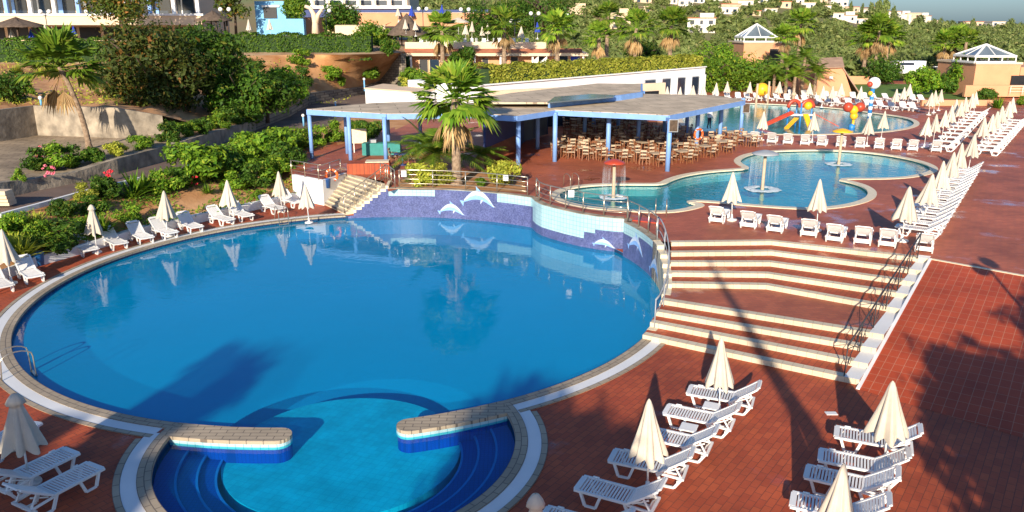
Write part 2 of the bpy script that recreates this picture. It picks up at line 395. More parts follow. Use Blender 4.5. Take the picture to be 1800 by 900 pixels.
up_outer = [G(683, 337, ZU).to_2d()] + [p for p in edge_l if p.x > -6.4] + bulge[1:] + [p for p in wall_r if p.y > 31.4] + ST0 + [Vector((18.22, 26.8)), Vector((38, 9)), Vector((120, 9)), Vector((120, 130)), Vector((32, 130)), Vector((30, 112)),
            Vector((-16, 96)), Vector((-16, 60)), G(500, 272, ZU).to_2d(), G(513, 308, ZU).to_2d(), G(567, 318, ZU).to_2d()] + stA
sheet('upper_deck', up_outer, [up_pool, kids], ZU, MT['brick_upper'])
def rampz(p):
    a = Vector((9.88, 20.72)); b = Vector((15.92, 28.96)); d = (b - a).normalized()
    # perpendicular foot lines run along (2.3,-2.15)
    n = Vector((.683, .730)); t = (Vector((p[0], p[1])) - a).dot(n) / (b - a).dot(n)
    return .004 + t * (ZU - .006)
A_ = Vector((9.88, 20.72)); B_ = Vector((15.92, 28.96)); e_ = Vector((.730, -.683)) * 28
sheet('ramp', [A_, A_ + e_, B_ + e_, B_], [], rampz, MT['brick_ramp'])
mb = MB(); mb.wall([B_ + Vector((0, .05)), B_ + e_ + Vector((0, .05))], ZU - .1, ZU + .012, .16)
struct(mb.build('kerb', MT['cream_tile']))
# basins
def basin(name, ol, z0, z1, mw, inner=None):
    mb = MB(); n = len(ol); us = []; vv = []; s = 0
    vs = [(p.x, p.y, z) for z in (z0, z1) for p in ol]
    mb.add(vs, [(i, (i + 1) % n, n + (i + 1) % n, n + i) for i in range(n)])
    o = mb.build(name, mw, recalc=False)
    L_ = [0]
    for i in range(1, n): L_.append(L_[-1] + (ol[i] - ol[i - 1]).length)
    uv_strip(o, L_ + L_, [z0] * n + [z1] * n); struct(o); return o
basin('pool_basin_wall', outline, -1.4, 0.0, MT['floor_blue'])
bo = basin('pool_waterline_tiles', [c for c in [MC + (p - MC) * .9995 if (p - MC).length > MR - .01 else SC + (p - SC) * .998 for p in outline]], -.42, -.012, MT['waterline'])
sheet('pool_floor', outline, [], -1.1, MT['floor_blue'])
mb = MB(); dc = Vector((-4.36, 18.3)); mb.prism(arc(dc, 3.02, 0, 2 * PI, 72)[:-1], -1.12, -.60)
# shallow disc and the steps are cut to where they stand
struct(mb.build('shallow_floor', MT['floor_cyan']))
a0, a1 = sL + .10, sR - .10
for k, (r0, r1, z) in enumerate(((3.0, 3.42, -.52), (3.42, 3.88, -.42), (3.88, SR - .01, -.32))):
    mb = MB(); mb.prism(arc(SC, r1, a0, a1, 50) + list(reversed(arc(SC, r0, a0, a1, 50))), -1.31, z)
    struct(mb.build('pool_step', MT['steps_navy']))
    mb = MB(); mb.prism(arc(SC, r0 + .05, a0, a1, 50) + list(reversed(arc(SC, r0 - .006, a0, a1, 50))), z - .04, z + .005); struct(mb.build('pool_step_edge', MT['step_edge']))
wc = dc - Vector((0, .42)); Da, Db = cross2(MC, MR, wc, 3.18)
DL, DR = (Da, Db) if Da.x < Db.x else (Db, Da)
aDL, aDR = ang(MC, DL) + 2 * PI, ang(MC, DR) + 2 * PI
aXL, aXR = ang(MC, XL) + 2 * PI, ang(MC, XR) + 2 * PI
dl, dr = ang(wc, DL), ang(wc, DR)
if dl < 0: dl += 2 * PI
if dr > PI: dr -= 2 * PI
mid_ = arc(MC, MR, aXL, aDL, 6) + arc(wc, 3.18, dl, dr, 40)[1:] + arc(MC, MR, aDR, aXR, 6)[1:]      # left to right along the split
sheet('pool_water', main_arc + mid_[1:-1], [], ZW, MT['water_main'])
sheet('small_pool_water', small_arc + list(reversed(mid_))[1:-1], [], ZW, MT['water_clear'])
basin('upper_pool_basin_wall', up_pool, .7, ZU - .01, MT['pale_tile'])
sheet('upper_pool_floor', up_pool, [], .72, MT['floor_teal']); sheet('upper_pool_water', up_pool, [], ZUW, MT['water_upper'])
basin('kids_pool_basin_wall', kids, .85, ZU - .01, MT['pale_tile'])
sheet('kids_pool_floor', kids, [], .9, MT['floor_teal']); sheet('kids_pool_water', kids, [], ZUW, MT['water_kids'])
# copings
def ringstrip(name, path, inner, outer, z0, z1, m, close=False, flip=1):
    mb = MB(); n = len(path); N = []
    for i in range(n):
        d = (path[(i + 1) % n] - path[i - 1]) if close else (path[min(i + 1, n - 1)] - path[max(i - 1, 0)])
        d = d.normalized(); N.append(Vector((-d.y, d.x)) * flip)
    vs = []; us = []; vv = []; L_ = 0
    for i in range(n):
        if i: L_ += (path[i] - path[i - 1]).length
        A = path[i] + N[i] * inner; B = path[i] + N[i] * outer
        for q, (pt, z, v) in enumerate(((A, z0, -.1), (A, z1, 0), (B, z1, outer - inner), (B, z0, outer - inner + .1))):
            vs.append((pt.x, pt.y, z)); us.append(L_); vv.append(v)
    fs = []
    for i in range(n if close else n - 1):
        j = (i + 1) % n
        for k in range(3): fs.append((i * 4 + k, i * 4 + k + 1, j * 4 + k + 1, j * 4 + k))
    if not close: fs += [(0, 1, 2, 3), tuple((n - 1) * 4 + k for k in (3, 2, 1, 0))]
    mb.add(vs, fs); o = mb.build(name, m); uv_strip(o, us, vv); return struct(o)
# coping follows main circle from the big stairs round the near side to the left stairs
cA = ang(MC, Vector((4.6, 25.1))) ; cB = ang(MC, Vector((-9.1, 42.1)))
m1 = arc(MC, MR, cA, aR, 30); m2 = arc(MC, MR, aL - 2 * PI, cB - 2 * PI, 90)
sm = arc(SC, SR, sL + .05, sR - .05, 60)
for nm, i0, i1, z, m in (('pool_coping', -.02, .30, .030, 'coping_tan'), ('overflow_channel', .304, .64, .012, 'white_tile'), ('coping_border', .644, .80, .022, 'coping_tan')):
    for path, fl in ((m1, 1), (m2, 1)):
        pp = path
        if nm != 'pool_coping' : pp = [p for p in path if (p - SC).length > SR + (i0)*.0 + .05]
        ringstrip(nm, pp, i0, i1, -.05, z, MT[m], flip=fl)
    pp = sm if nm == 'pool_coping' else [p for p in sm if (p - MC).length > MR + i0]
    ringstrip(nm, [Vector(p) for p in pp], -i1, -i0, -.05, z + .003, MT[m])
# piers between the pools
def pier(P0, P1, wd):
    pts = arc(MC, MR - .0, ang(MC, P0), ang(MC, P1), 14)
    n = len(pts); up = []; lo = []
    for i, p in enumerate(pts):
        d = (p - MC).normalized(); up.append(p - d * .02); lo.append(p + d * wd)
    c = (up[-1] + lo[-1]) / 2; tip = []
    u = (up[-1] - c); rr = u.length
    t = (up[-1] - up[-2]).normalized()
    for k in range(1, 10):
        a = PI * k / 10; tip.append(c + u * math.cos(a) + t * rr * math.sin(a))
    poly = up + tip + list(reversed(lo))
    th_ = MB(); th_.prism(poly, -.21, -.06, 0); 
    body = th_.build('pier_body', [MT['pale_tile']])
    me = body.data; uv = me.uv_layers.new(name='UVMap')
    for lp in me.loops:
        v = me.vertices[lp.vertex_index].co; uv.data[lp.index].uv = (v.x, v.z)
    lo2 = MB(); lo2.prism([p + (c - p).normalized() * .02 for p in poly], -.62, -.21); lo2.build('submerged_base', MT['steps_navy'], body)
    cc = MB(); big = [p + (p - c_).normalized() * 0 for p, c_ in zip(poly, [c] * len(poly))]
    cc.prism(poly, -.06, .038); cap = cc.build('pier_cap', MT['coping_tan'])
    me = cap.data; uv = me.uv_layers.new(name='UVMap')
    for lp in me.loops:
        v = me.vertices[lp.vertex_index].co; uv.data[lp.index].uv = (v.x * .98, v.y)
    return body, cap
pl = thing('pool_pier', 'left tiled pier with rounded tip between the big pool and the small round pool', 'pier', (0, 0, 0), 0, 'piers between the two pools')
for o in pier(XL - Vector((.1, 0)), Vector((-5.95, 18.34)), .68): o.parent = pl
pl = thing('pool_pier', 'right tiled pier with rounded tip between the big pool and the small round pool', 'pier', (0, 0, 0), 0, 'piers between the two pools')
for o in pier(XR + Vector((.1, 0)), Vector((-2.75, 18.83)), .68): o.parent = pl
ringstrip('upper_pool_coping', up_pool + [up_pool[0]], -.42, .02, ZU - .04, ZU + .035, MT['cream_tile'])
ringstrip('kids_pool_coping', kids + [kids[0]], -.45, .02, ZU - .04, ZU + .03, MT['cream_tile'], flip=-1)
# ------------------------------------------------------------------ mosaic wall
def poly_len(P):
    L_ = [0]
    for i in range(1, len(P)): L_.append(L_[-1] + (P[i] - P[i - 1]).length)
    return L_
def resample(P, step):
    L_ = poly_len(P); n = max(2, int(L_[-1] / step)); Q = []; j = 0
    for k in range(n + 1):
        t = L_[-1] * k / n
        while j < len(P) - 2 and L_[j + 1] < t: j += 1
        u = (t - L_[j]) / max(1e-9, L_[j + 1] - L_[j]); Q.append(P[j].lerp(P[j + 1], min(1, u)))
    return Q
WP = resample(wallpath, .15); WL = poly_len(WP); WN = len(WP)
def px_of(p, z):
    v = Vector((p.x, p.y, z - CH)); f = v.y * math.cos(TH) - v.z * math.sin(TH); u = v.y * math.sin(TH) + v.z * math.cos(TH)
    return 900 + FP * v.x / f
def wp_at(s, z, off=0.0):
    s = max(0, min(WL[-1] - .001, s)); i = min(WN - 2, int(s / (WL[-1] / (WN - 1))))
    u = (s - WL[i]) / (WL[i + 1] - WL[i]); p = WP[i].lerp(WP[i + 1], u); d = (WP[i + 1] - WP[i]).normalized()
    n = Vector((d.y, -d.x)); q = p + n * off; return Vector((q.x, q.y, z))
nrm_sign = 1
spx = [px_of(p, .6) for p in WP]
right_start = None
for i, p in enumerate(WP):
    if p.y < 31.6 and p.x > 5.5: right_start = i; break
def top_z(i):
    p = WP[i]; x = px_of(p, .7)
    if i < WN // 2 and p.x < -6.75:     # beside the left stairs: stepped down
        t = (p.x + 9.0) / (2.25); k = max(0, min(9, int(t * 10))); return max(.0, .0 + k * .161)
    if i >= right_start:
        d = (WL[i] - WL[right_start]) / (WL[-1] - WL[right_start]); return max(.161, ZU - .161 * int(d * 9.5))
    return ZU
def split_z(i):
    p = WP[i]; x = px_of(p, .7); z = top_z(i)
    if i < WN // 2 and p.x < -6.75: return max(0, z - .0)
    if p.x < -4.33: return ZU - .40
    if p.x < -.85: return ZU - .02
    if i < len(wall_l) * 3 and p.x < 1.14 and p.y > 39.9: return ZU - .46
    if p.x < 2.75: return .30
    if p.x < 3.9 : return .62 if p.x > 3.35 else .30
    if p.x < 5.19 and p.y > 35: return .82
    if i < right_start: return ZU - .50 if p.y > 33.4 else ZU - .30
    return z
wt = thing('mosaic_pool_wall', 'curved retaining wall with violet mosaic and pale tile band above the big pool', 'pool wall')
def band(name, zf0, zf1, m, off):
    mb = MB(); vs = []; fs = []; us = []; vv = []; idx = {}
    c = 0
    for i in range(WN - 1):
        z0, z1 = zf0(i), zf1(i)
        if z1 - z0 < .02: continue
        for j in (i, i + 1):
            d = (WP[min(j + 1, WN - 1)] - WP[max(j - 1, 0)]).normalized(); n = Vector((d.y, -d.x))
            for z in (z0, z1):
                p = WP[j] + n * off; vs.append((p.x, p.y, z)); us.append(WL[j]); vv.append(z)
        fs.append((c, c + 1, c + 3, c + 2)); c += 4
    mb.add(vs, fs); o = mb.build(name, m, wt, recalc=False); uv_strip(o, us, vv); return o
band('submerged_tiles', lambda i: -1.35, lambda i: -.30, MT['floor_blue'], .012)
band('violet_mosaic_panel', lambda i: -.30, split_z, MT['violet_mosaic'], .012)
band('pale_tile_band', split_z, top_z, MT['pale_tile'], .012)
cap = MB()
for i in range(WN - 1):
    z = top_z(i)
    if i < right_start and WP[i].x > -6.75 : 
        a, b = WP[i], WP[i + 1]; d = (b - a).normalized(); n = Vector((-d.y, d.x)); 
        cap.prism([a - n * .03, b - n * .03, b + n * .32, a + n * .32], z - .001, z + .03)
cap.build('wall_cap', MT['coping_tan' if False else 'grey_stone'], wt)
cd = MB()
for i in range(WN - 1):
    if i >= right_start or WP[i].x <= -6.75:
        a, b = WP[i], WP[i + 1]; d = (b - a).normalized(); n = Vector((-d.y, d.x)); z = top_z(i)
        if z > .05: wd_ = .30 if i >= right_start else 1.55; cd.prism([a - n * (.012 if i >= right_start else -.02), b - n * (.012 if i >= right_start else -.02), b + n * wd_, a + n * wd_], -.3, z + (.006 if i >= right_start else .16))
cd.build('stepped_end', MT['cream_tile'], wt)
def dolphin(s0, z0, L_, flip, parent, rise):
    """leaping dolphin mosaic laid on the curved wall, about 5 mm proud of the tiles"""
    body = MB(); belly = MB(); N = 16; top = []; bot = []; mid = []
    for k in range(N + 1):
        t = k / N; x = t * L_; zc = z0 + rise * math.sin(PI * (t * .9 + .05)) * L_ * .33 - .12 * L_ * t
        th = L_ * .15 * math.sin(PI * min(1, (t * .93 + .05))) ** .75
        s = s0 + (L_ - x if flip else x)
        top.append((s, zc + th)); mid.append((s, zc)); bot.append((s, zc - th * .9))
    def strip(m_, A, B, off):
        for k in range(len(A) - 1):
            q = [wp_at(*A[k], off), wp_at(*A[k + 1], off), wp_at(*B[k + 1], off), wp_at(*B[k], off)]
            m_.add(q, [(0, 1, 2, 3)])
    strip(belly, top, mid, .022); strip(body, mid, bot, .022)
    sg = -1 if flip else 1
    def tri(m_, p, q, r): m_.add([wp_at(*a, .024) for a in (p, q, r)], [(0, 1, 2)])
    t5 = top[8]; tri(body, (t5[0] - sg * L_ * .07, t5[1] - .02), (t5[0] + sg * L_ * .06, t5[1] - .02), (t5[0] - sg * L_ * .10, t5[1] + L_ * .13))
    b0 = mid[0]; tri(body, b0, (b0[0] - sg * L_ * .14, b0[1] + L_ * .02), (b0[0] - sg * L_ * .02, b0[1] - L_ * .17))
    tri(body, (b0[0] + sg * .02, b0[1]), (b0[0] - sg * L_ * .18, b0[1] - L_ * .06), (b0[0] - sg * L_ * .04, b0[1] - L_ * .02))
    bb = bot[9]; tri(belly, bb, (bb[0] + sg * L_ * .08, bb[1] + .01), (bb[0] - sg * L_ * .02, bb[1] - L_ * .13))
    e = mid[N]; tri(belly, (mid[N - 1][0], mid[N - 1][1] + .03), (mid[N - 1][0], mid[N - 1][1] - .03), (e[0] + sg * L_ * .08, e[1] - .03))
    o = belly.build('dolphin_mosaic', MT['dolphin_white'], parent, recalc=False); body.build('dolphin_belly', MT['dolphin_blue'], o, recalc=False)
def s_at_px(px, z):
    best = min(range(WN), key=lambda i: abs(px_of(WP[i], z) - px)); return WL[best]
dolphin(s_at_px(815, .9), .80, 1.75, False, wt, .95)
dolphin(s_at_px(775, .2), .20, 1.3, False, wt, .85)
dolphin(s_at_px(1107, .9), .5, 1.45, False, wt, 1.0)
dolphin(s_at_px(1145, .6), .2, 1.45, False, wt, 1.0)
dolphin(s_at_px(1046, .3), .12, .95, False, wt, .6)
# ------------------------------------------------------------------ wide stairs on the right
stL = [G(x, y, ZU - .161 * k) for k, (x, y) in enumerate(((1180, 426), (1180, 444), (1179, 461), (1178, 479), (1174, 498), (1162, 527), (1152, 547), (1143, 566), (1130, 588)))]
stM = [G(x, y, ZU - .161 * k) for k, (x, y) in enumerate(((1356, 424), (1356, 442), (1354, 461), (1349, 481), (1347, 501)))]
stR = [G(x, y, ZU - .161 * k) for k, (x, y) in enumerate(((1633, 455), (1615, 475), (1603, 495), (1593, 517), (1582, 543), (1553, 588), (1542, 613), (1528, 640), (1512, 668)))]
# keep right ends on the ramp edge
for k, p in enumerate(stR):
    t = (Vector((p.x, p.y)) - A_).dot((B_ - A_)) / (B_ - A_).length_squared; q = A_ + (B_ - A_) * t; stR[k] = Vector((q.x, q.y, p.z))
stairs = thing('wide_stairs', 'wide fan of brick stairs with cream nosings between the lower and upper decks', 'stairs')
lines = []
for k in range(9):
    pts = [stL[k].to_2d(), stM[k].to_2d() if k < 5 else (stL[k].to_2d() * .55 + stR[k].to_2d() * .45), stR[k].to_2d()]
    if k == 0: pts = [stL[0].to_2d(), ST0[1], ST0[2]]
    lines.append(pts)
for k in range(9):
    z = ZU - .161 * k; ln = lines[k]
    back = lines[max(0, k - 1)] if k else [p + Vector((.2, .35)) for p in ln]
    bk = [b + (b - a) * .12 for a, b in zip(ln, back)]
    poly = ln + list(reversed(bk))
    mb = MB(); mb.prism(poly, z - (.161 if k < 8 else .17) - .02 * (k < 8), z - .002 * 1)
    st = mb.build('step', MT['brick_upper'] if k == 5 else MT['brick_lower'], stairs)
    path = []
    for a, b in zip(ln[:-1], ln[1:]): path += [a.lerp(b, t / 8) for t in range(8)]
    path.append(ln[-1])
    # nosing: L-shaped strip (tread strip + riser face)
    mb = MB(); vs = []; us = []; vv = []; L_ = 0
    for i, p in enumerate(path):
        if i: L_ += (p - path[i - 1]).length
        d = (path[min(i + 1, len(path) - 1)] - path[max(i - 1, 0)]).normalized(); n = Vector((-d.y, d.x))
        if n.y < 0: n = -n
        f = p - n * .02; g = p + n * .27
        for q, zz, v in ((f, z - .172, -.172), (f, z + .004, 0), (g, z + .004, .29), (g, z - .01, .30)):
            vs.append((q.x, q.y, zz)); us.append(L_); vv.append(v + .0)
    m_ = len(path); mb.add(vs, [(i * 4 + c, i * 4 + c + 1, i * 4 + c + 5, i * 4 + c + 4) for i in range(m_ - 1) for c in range(3)] + [(0, 1, 2, 3), (m_ * 4 - 1, m_ * 4 - 2, m_ * 4 - 3, m_ * 4 - 4)])
    o = mb.build('nosing', MT['nosing_tile'], st); uv_strip(o, us, vv)
    # grey-white block at the right end of every step
    tdir = (A_ - B_).normalized(); sdir = (ln[1] - ln[2]).normalized()
    nx = lines[k - 1][2] if k else ln[2] + Vector((.25, .34))
    c_ = [ln[2] + tdir * .012, ln[2] + sdir * .42 + tdir * .012, nx + sdir * .42, nx]
    mb = MB(); mb.prism(c_, z - .165, z + .008); mb.build('end_block', MT['white_tile'], st)
mb = MB(); kp = [A_ - Vector((.02, .02)), B_]; mb.wall(kp, [-.05, ZU - .12], [.035, ZU + .03], .10, side=-1)
mb.build('edge_strip', MT['white_paint'], stairs)
# ------------------------------------------------------------------ left stairs
ls = thing('side_stairs', 'cream tiled stairs at the left end of the mosaic wall beside the life ring', 'stairs')
t0, t1 = Vector((-9.9, 47.0)), Vector((-7.35, 43.7)); b0, b1 = Vector((-11.3, 45.35)), Vector((-9.25, 42.3))
for k in range(9):
    a = t0.lerp(b0, k / 8.5); b = t1.lerp(b1, k / 8.5); z = ZU - .161 * k
    a2 = t0.lerp(b0, (k - 1) / 8.5); b2 = t1.lerp(b1, (k - 1) / 8.5)
    mb = MB(); mb.prism([a, b, b2, a2], -.02, z - .001); mb.build('step', MT['cream_tile'], ls)
    d = (b - a).normalized(); n = Vector((-d.y, d.x)); 
    if n.dot(a2 - a) < 0: n = -n
    mb = MB(); mb.prism([a - n * .02, b - n * .02, b + n * .02, a + n * .02], z - .10, z + .006); mb.build('nosing', MT['grey_stone'], ls)
lw = [G(513, 308, ZU).to_2d(), G(567, 318, ZU).to_2d(), Vector((-9.95, 47.05))]
mb = MB(); mb.wall(lw, -.1, ZU + .04, .25, side=1); tag(mb.build('white_deck_wall', MT['white_paint']), 'white painted retaining wall left of the cream side stairs', 'wall')
# ------------------------------------------------------------------ left garden ground, lofts between traced lines
BV = []
def loft(name, lines_, m, seg=6, noise=.0, sub=4):
    rows = []
    for l in lines_:
        P = [p if isinstance(p, Vector) else G(*p) for p in l]; Q = []
        for i in range(len(P) - 1): Q += [P[i].lerp(P[i + 1], t / sub) for t in range(sub)]
        rows.append(Q + [P[-1]])
    full = []
    for a, b in zip(rows[:-1], rows[1:]):
        for t in range(seg): full.append([p.lerp(q, t / seg) for p, q in zip(a, b)])
    full.append(rows[-1]); n = len(full[0]); rnd = random.Random(5); vs = []
    for r, rw in enumerate(full):
        for p in rw:
            dz = rnd.uniform(-noise, noise) if 0 < r < len(full) - 1 else 0; vs.append((p.x, p.y, p.z + dz))
    fs = [(r * n + i, r * n + i + 1, (r + 1) * n + i + 1, (r + 1) * n + i) for r in range(len(full) - 1) for i in range(n - 1)]
    mb = MB(); mb.add(vs, fs, 0, True); o = mb.build(name, m); struct(o)
    for f in o.data.polygons:
        pass
    BV.append(BVHTree.FromPolygons([Vector(v) for v in vs], fs)); return o
L0 = [G(-100, 520, .35), G(60, 456, .35), G(144, 433, .35), G(250, 402, .35), G(340, 382, .35), G(420, 364, .35), G(480, 352, .35), G(540, 338, .35), G(560, 334, .4)]
L1 = [(-100, 410, 1.6), (67, 364, 1.6), (144, 342, 1.6), (250, 316, 1.6), (350, 290, 1.6), (440, 268, 1.55), (490, 262, 1.5), (515, 285, 1.42), (520, 292, 1.4)]
loft('garden_ground', [L0, L1], MT['soil'], 10, .07)
xs = (-100, 0, 67, 133, 209, 289, 340, 450, 509, 545, 640, 665)
P1 = [(-100, 402, 1.6), (0, 382, 1.6), (67, 364, 1.6), (144, 342, 1.6), (250, 316, 1.6), (350, 290, 1.6), (430, 262, 1.6), (520, 236, 1.6), (575, 222, 1.6), (620, 205, 1.6), (690, 180, 1.6), (720, 168, 1.6)]
P2 = [(-100, 372, 1.6), (0, 351, 1.6), (67, 335, 1.6), (133, 322, 1.6), (209, 306, 1.6), (289, 284, 1.6), (340, 272, 1.6), (450, 229, 1.6), (509, 205, 1.6), (545, 184, 1.6), (640, 166, 1.6), (668, 160, 1.6)]
loft('road', [P1, P2], MT['road'], 3)
S0 = [G(480, 263, 1.5), G(560, 250, 1.5), G(640, 240, 1.5), G(700, 225, 1.5)]
P1b = [G(x, y, 1.61) for x, y, z in P1[6:]]
loft('bank', [[G(440, 268, 1.5), G(500, 262, 1.45), G(545, 262, 1.44), G(600, 258, 1.44), G(660, 245, 1.44), G(720, 220, 1.44)], [Vector((p.x, p.y, 1.6)) for p in P1b]], MT['soil'], 4, .04)
W3 = [(-100, 350), (0, 324), (67, 316), (133, 305), (209, 281), (289, 260), (340, 245), (450, 213), (509, 190), (545, 164), (640, 153), (668, 143)]
zt = []
P2v = [G(*p) for p in P2]; L3 = []
for p, (x, y) in zip(P2v, W3):
    d = ray(x, y); L3.append(Vector((p.x, p.y, CH + d.z * p.y / d.y)))
L3.append(W(705, 97, 104)); P2v.append(W(705, 150, 104))
L3b = [G(-100, 258, 2.6), G(0, 249, 2.6), G(67, 238, 2.6), G(133, 240, 2.6), G(209, 243, 2.6), G(289, 235, 2.7), G(340, 226, 2.7)] + [p + Vector((0, .6, .03)) for p in L3[7:]]
loft('stone_terrace', [L3[:7], L3b[:7]], MT['paving'], 5, .02)
loft('soil_bank', [L3[6:], L3b[6:]], MT['soil'], 2)
L3c = [Vector((p.x, p.y + .3, p.z + dz)) for p, dz in zip(L3b, (2, 2, 2, 2, 2, 1.2, .3, .02, .02, .02, .02, .02, .02))]
L4 = [W(x, y, 96) for x, y in ((-160, 112), (-30, 112), (60, 112), (130, 112), (200, 110), (280, 106), (330, 103), (400, 99), (470, 97), (520, 96), (600, 96), (655, 95), (712, 93))]
L4[-1] = W(712, 92, 106)
L5 = [Vector((p.x * 1.04, p.y + 4, 7.3)) for p in L4]; L6 = [Vector((p.x * 1.6, 175, 7.6)) for p in L4]
loft('hillside_soil', [L3c, L4], MT['soil'], 14, .22); loft('terrace_ground', [L4, L5, L6], MT['dry_soil'], 3)
# retaining walls
def plan_wall(name, P0, P1, th, m, label, cat='wall', cap=None, cmat=None):
    """wall whose foot follows P0 and whose top follows P1 (same plan)"""
    mb = MB(); mb.wall([p.to_2d() for p in P0], [p.z - .6 for p in P0], [p.z for p in P1], th, side=1)
    if cap is None: return tag(mb.build(name, m), label, cat)
    r = thing(name, label, cat); mb.build('wall_body', m, r)
    mb = MB(); mb.wall([p.to_2d() for p in P1], [p.z for p in P1], [p.z + cap for p in P1], th + .12, side=1); mb.build('coping', cmat or m, r); return r
plan_wall('retaining_wall', P2v[:8], L3[:8], .4, MT['grey_stone'], 'long grey rendered retaining wall between the brown road and the stone terrace', cap=.06)
plan_wall('stone_retaining_wall', P2v[7:12], L3[7:12], .6, MT['stone_wall'], 'rough grey stone wall along the upper bend of the brown road', cap=.05, cmat=MT['grey_stone'])
plan_wall('stone_retaining_wall', [Vector((p.x, p.y, p.z - 2)) for p in L3[11:]], [p + Vector((0, 0, .25)) for p in L3[11:]], .7, MT['stone_wall'], 'steep grey stone wall climbing the slope to the terrace building')
plan_wall('terrace_back_wall', [p for p in L3b[:6]], [p + Vector((0, 0, .06)) for p in L3c[:6]], .35, MT['grey_stone'], 'pale weathered stone wall at the back of the paved terrace, soil above')
plan_wall('low_planter_wall', [Vector((p.x, p.y, 0)) for p in L0[:8]], [Vector((p.x, p.y, .42)) for p in L0[:8]], .35, MT['white_paint'], 'low white planter wall behind the left row of loungers')
mb = MB(); kl = [G(*p) for p in P1[1:5]]; mb.wall([p.to_2d() for p in kl], 1.2, 1.78, .18); tag(mb.build('low_kerb_wall', MT['white_paint']), 'thin white kerb between the brown road and the garden', 'kerb')
for k in range(4):
    a = G(-40 + k * 9, 338 + k * 6, 2.4 - k * .2); mb = MB(); mb.box((0, 0, 0), (3.0 - k * .35, .6, .2)); 
    o = mb.build('terrace_step', MT['cream_wall']); o.location = a; tag(o, 'pale stone step, %s of four, leading off the paved terrace at the far left' % ['topmost', 'second highest', 'third highest', 'lowest'][k], 'step', 'steps off the stone terrace')
# far hill: one height field
def hill_z(x, y):
    px = 900 + FP * x / (y * .96 + 2.5)
    pts = [(-600, 12), (400, 4), (700, -25), (1000, -28), (1200, -12), (1400, 8), (1500, 33), (1600, 47), (1700, 55), (1800, 58), (2200, 62), (4000, 64)]
    cr = 60
    for (a, ra), (b, rb) in zip(pts[:-1], pts[1:]):
        if a <= px <= b: cr = ra + (rb - ra) * (px - a) / (b - a)
    if px < -600: cr = 12
    zc = CH + (45 - cr) / FP * 470 * 1.04
    n = 1.1 * math.sin(x * .021 + 1) * math.sin(y * .017) + .6 * math.sin(x * .06) * math.cos(y * .045 + 2)
    if y < 125: return .9
    s = max(0, min(1, (y - 215) / 255.)); s = s * s * (3 - 2 * s)
    z = 1.2 + (zc - 1.2) * s + n * min(1, (y - 125) / 100.)
    if y > 470: z -= (y - 470) * .06
    return z
mb = MB(); vs = []; NX, NY = 150, 110
for j in range(NY + 1):
    y = 40 * (2600 / 40) ** (j / NY)
    for i in range(NX + 1):
        u = -1.1 + 2.2 * i / NX; x = u * y; z = hill_z(x, y) if y > 124 else (.6 if y > 62 else -3.0)
        vs.append((x, y, z))
mb.add(vs, [(j * (NX + 1) + i, j * (NX + 1) + i + 1, (j + 1) * (NX + 1) + i + 1, (j + 1) * (NX + 1) + i) for j in range(NY) for i in range(NX)], 0, True)
m = mat('hill_scrub', (.30, .20, .10), .95, .3, .03, .8, .4, c2=(.15, .17, .06))
struct(mb.build('hill', m))
mb = MB(); mb.add([(-400, -300, -3.1), (400, -300, -3.1), (400, 60, -3.1), (-400, 60, -3.1)], [(0, 1, 2, 3)]); struct(mb.build('ground', MT['dry_soil']))
lawn = [G(1490, 171, ZU), G(1620, 171, ZU), G(1700, 176, ZU), G(1735, 170, ZU), G(1705, 150, ZU), G(1485, 146, ZU)]
sheet('lawn', lawn, [], ZU + .01, MT['lawn'])
# ------------------------------------------------------------------ foliage makers
def leaf(mb, p, n, s, rnd, asp=.55, mi=0):
    u = n.orthogonal().normalized(); u.rotate(Matrix.Rotation(rnd.uniform(0, 2 * PI), 3, n)); v = n.cross(u)
    a = u * s; b = v * s * asp
    mb.add([p - a, p - b * .9 + n * s * .08, p + a, p + b * .9 + n * s * .08], [(0, 1, 2, 3)], mi)
def crown_mesh(name, rx, ry, rz, n, ls, m, seed, clumps=14, flat=.0, core=None, fill=.35):
    rnd = random.Random(seed); mb = MB(); cs = []
    for k in range(clumps):
        while True:
            d = Vector((rnd.uniform(-1, 1), rnd.uniform(-1, 1), rnd.uniform(-.75, 1)))
            if .3 < d.length < 1: break
        cr = rnd.uniform(.30, .50)
        c = Vector((d.x * rx * (1 - cr * .6), d.y * ry * (1 - cr * .6), d.z * rz * (1 - cr * .6))); cs.append((c, cr * (rx + ry + rz) / 3))
    for i in range(n):
        c, r = cs[rnd.randrange(clumps)]
        d = Vector((rnd.gauss(0, 1), rnd.gauss(0, 1), rnd.gauss(0, 1))).normalized()
        rr = r * (1 - fill * rnd.random() ** 1.5) * rnd.uniform(.9, 1.12)
        p = c + Vector((d.x, d.y, d.z * .85)) * rr
        nn = (d + Vector((rnd.uniform(-.8, .8), rnd.uniform(-.8, .8), rnd.uniform(-.5, .9)))).normalized()
        leaf(mb, p, nn, ls * (rnd.uniform(.5, 1.2) if rnd.random() < .85 else rnd.uniform(1.2, 1.9)), rnd, rnd.uniform(.35, .65))
    for k in range(max(6, n // 110)):
        c, r = cs[rnd.randrange(clumps)]; d = Vector((rnd.gauss(0, 1), rnd.gauss(0, 1), rnd.uniform(-.1, 1.3))).normalized(); L_ = r * rnd.uniform(1.1, 1.6)
        for q in range(9):
            p = c + d * L_ * (.65 + .35 * q / 8) + Vector((rnd.uniform(-1, 1), rnd.uniform(-1, 1), rnd.uniform(-1, 1))) * ls * .7
            leaf(mb, p, (d + Vector((rnd.uniform(-1, 1), rnd.uniform(-1, 1), rnd.uniform(-1, 1)))).normalized(), ls * rnd.uniform(.5, 1.0), rnd, .4)
    return mb.mesh(name, m, recalc=False)
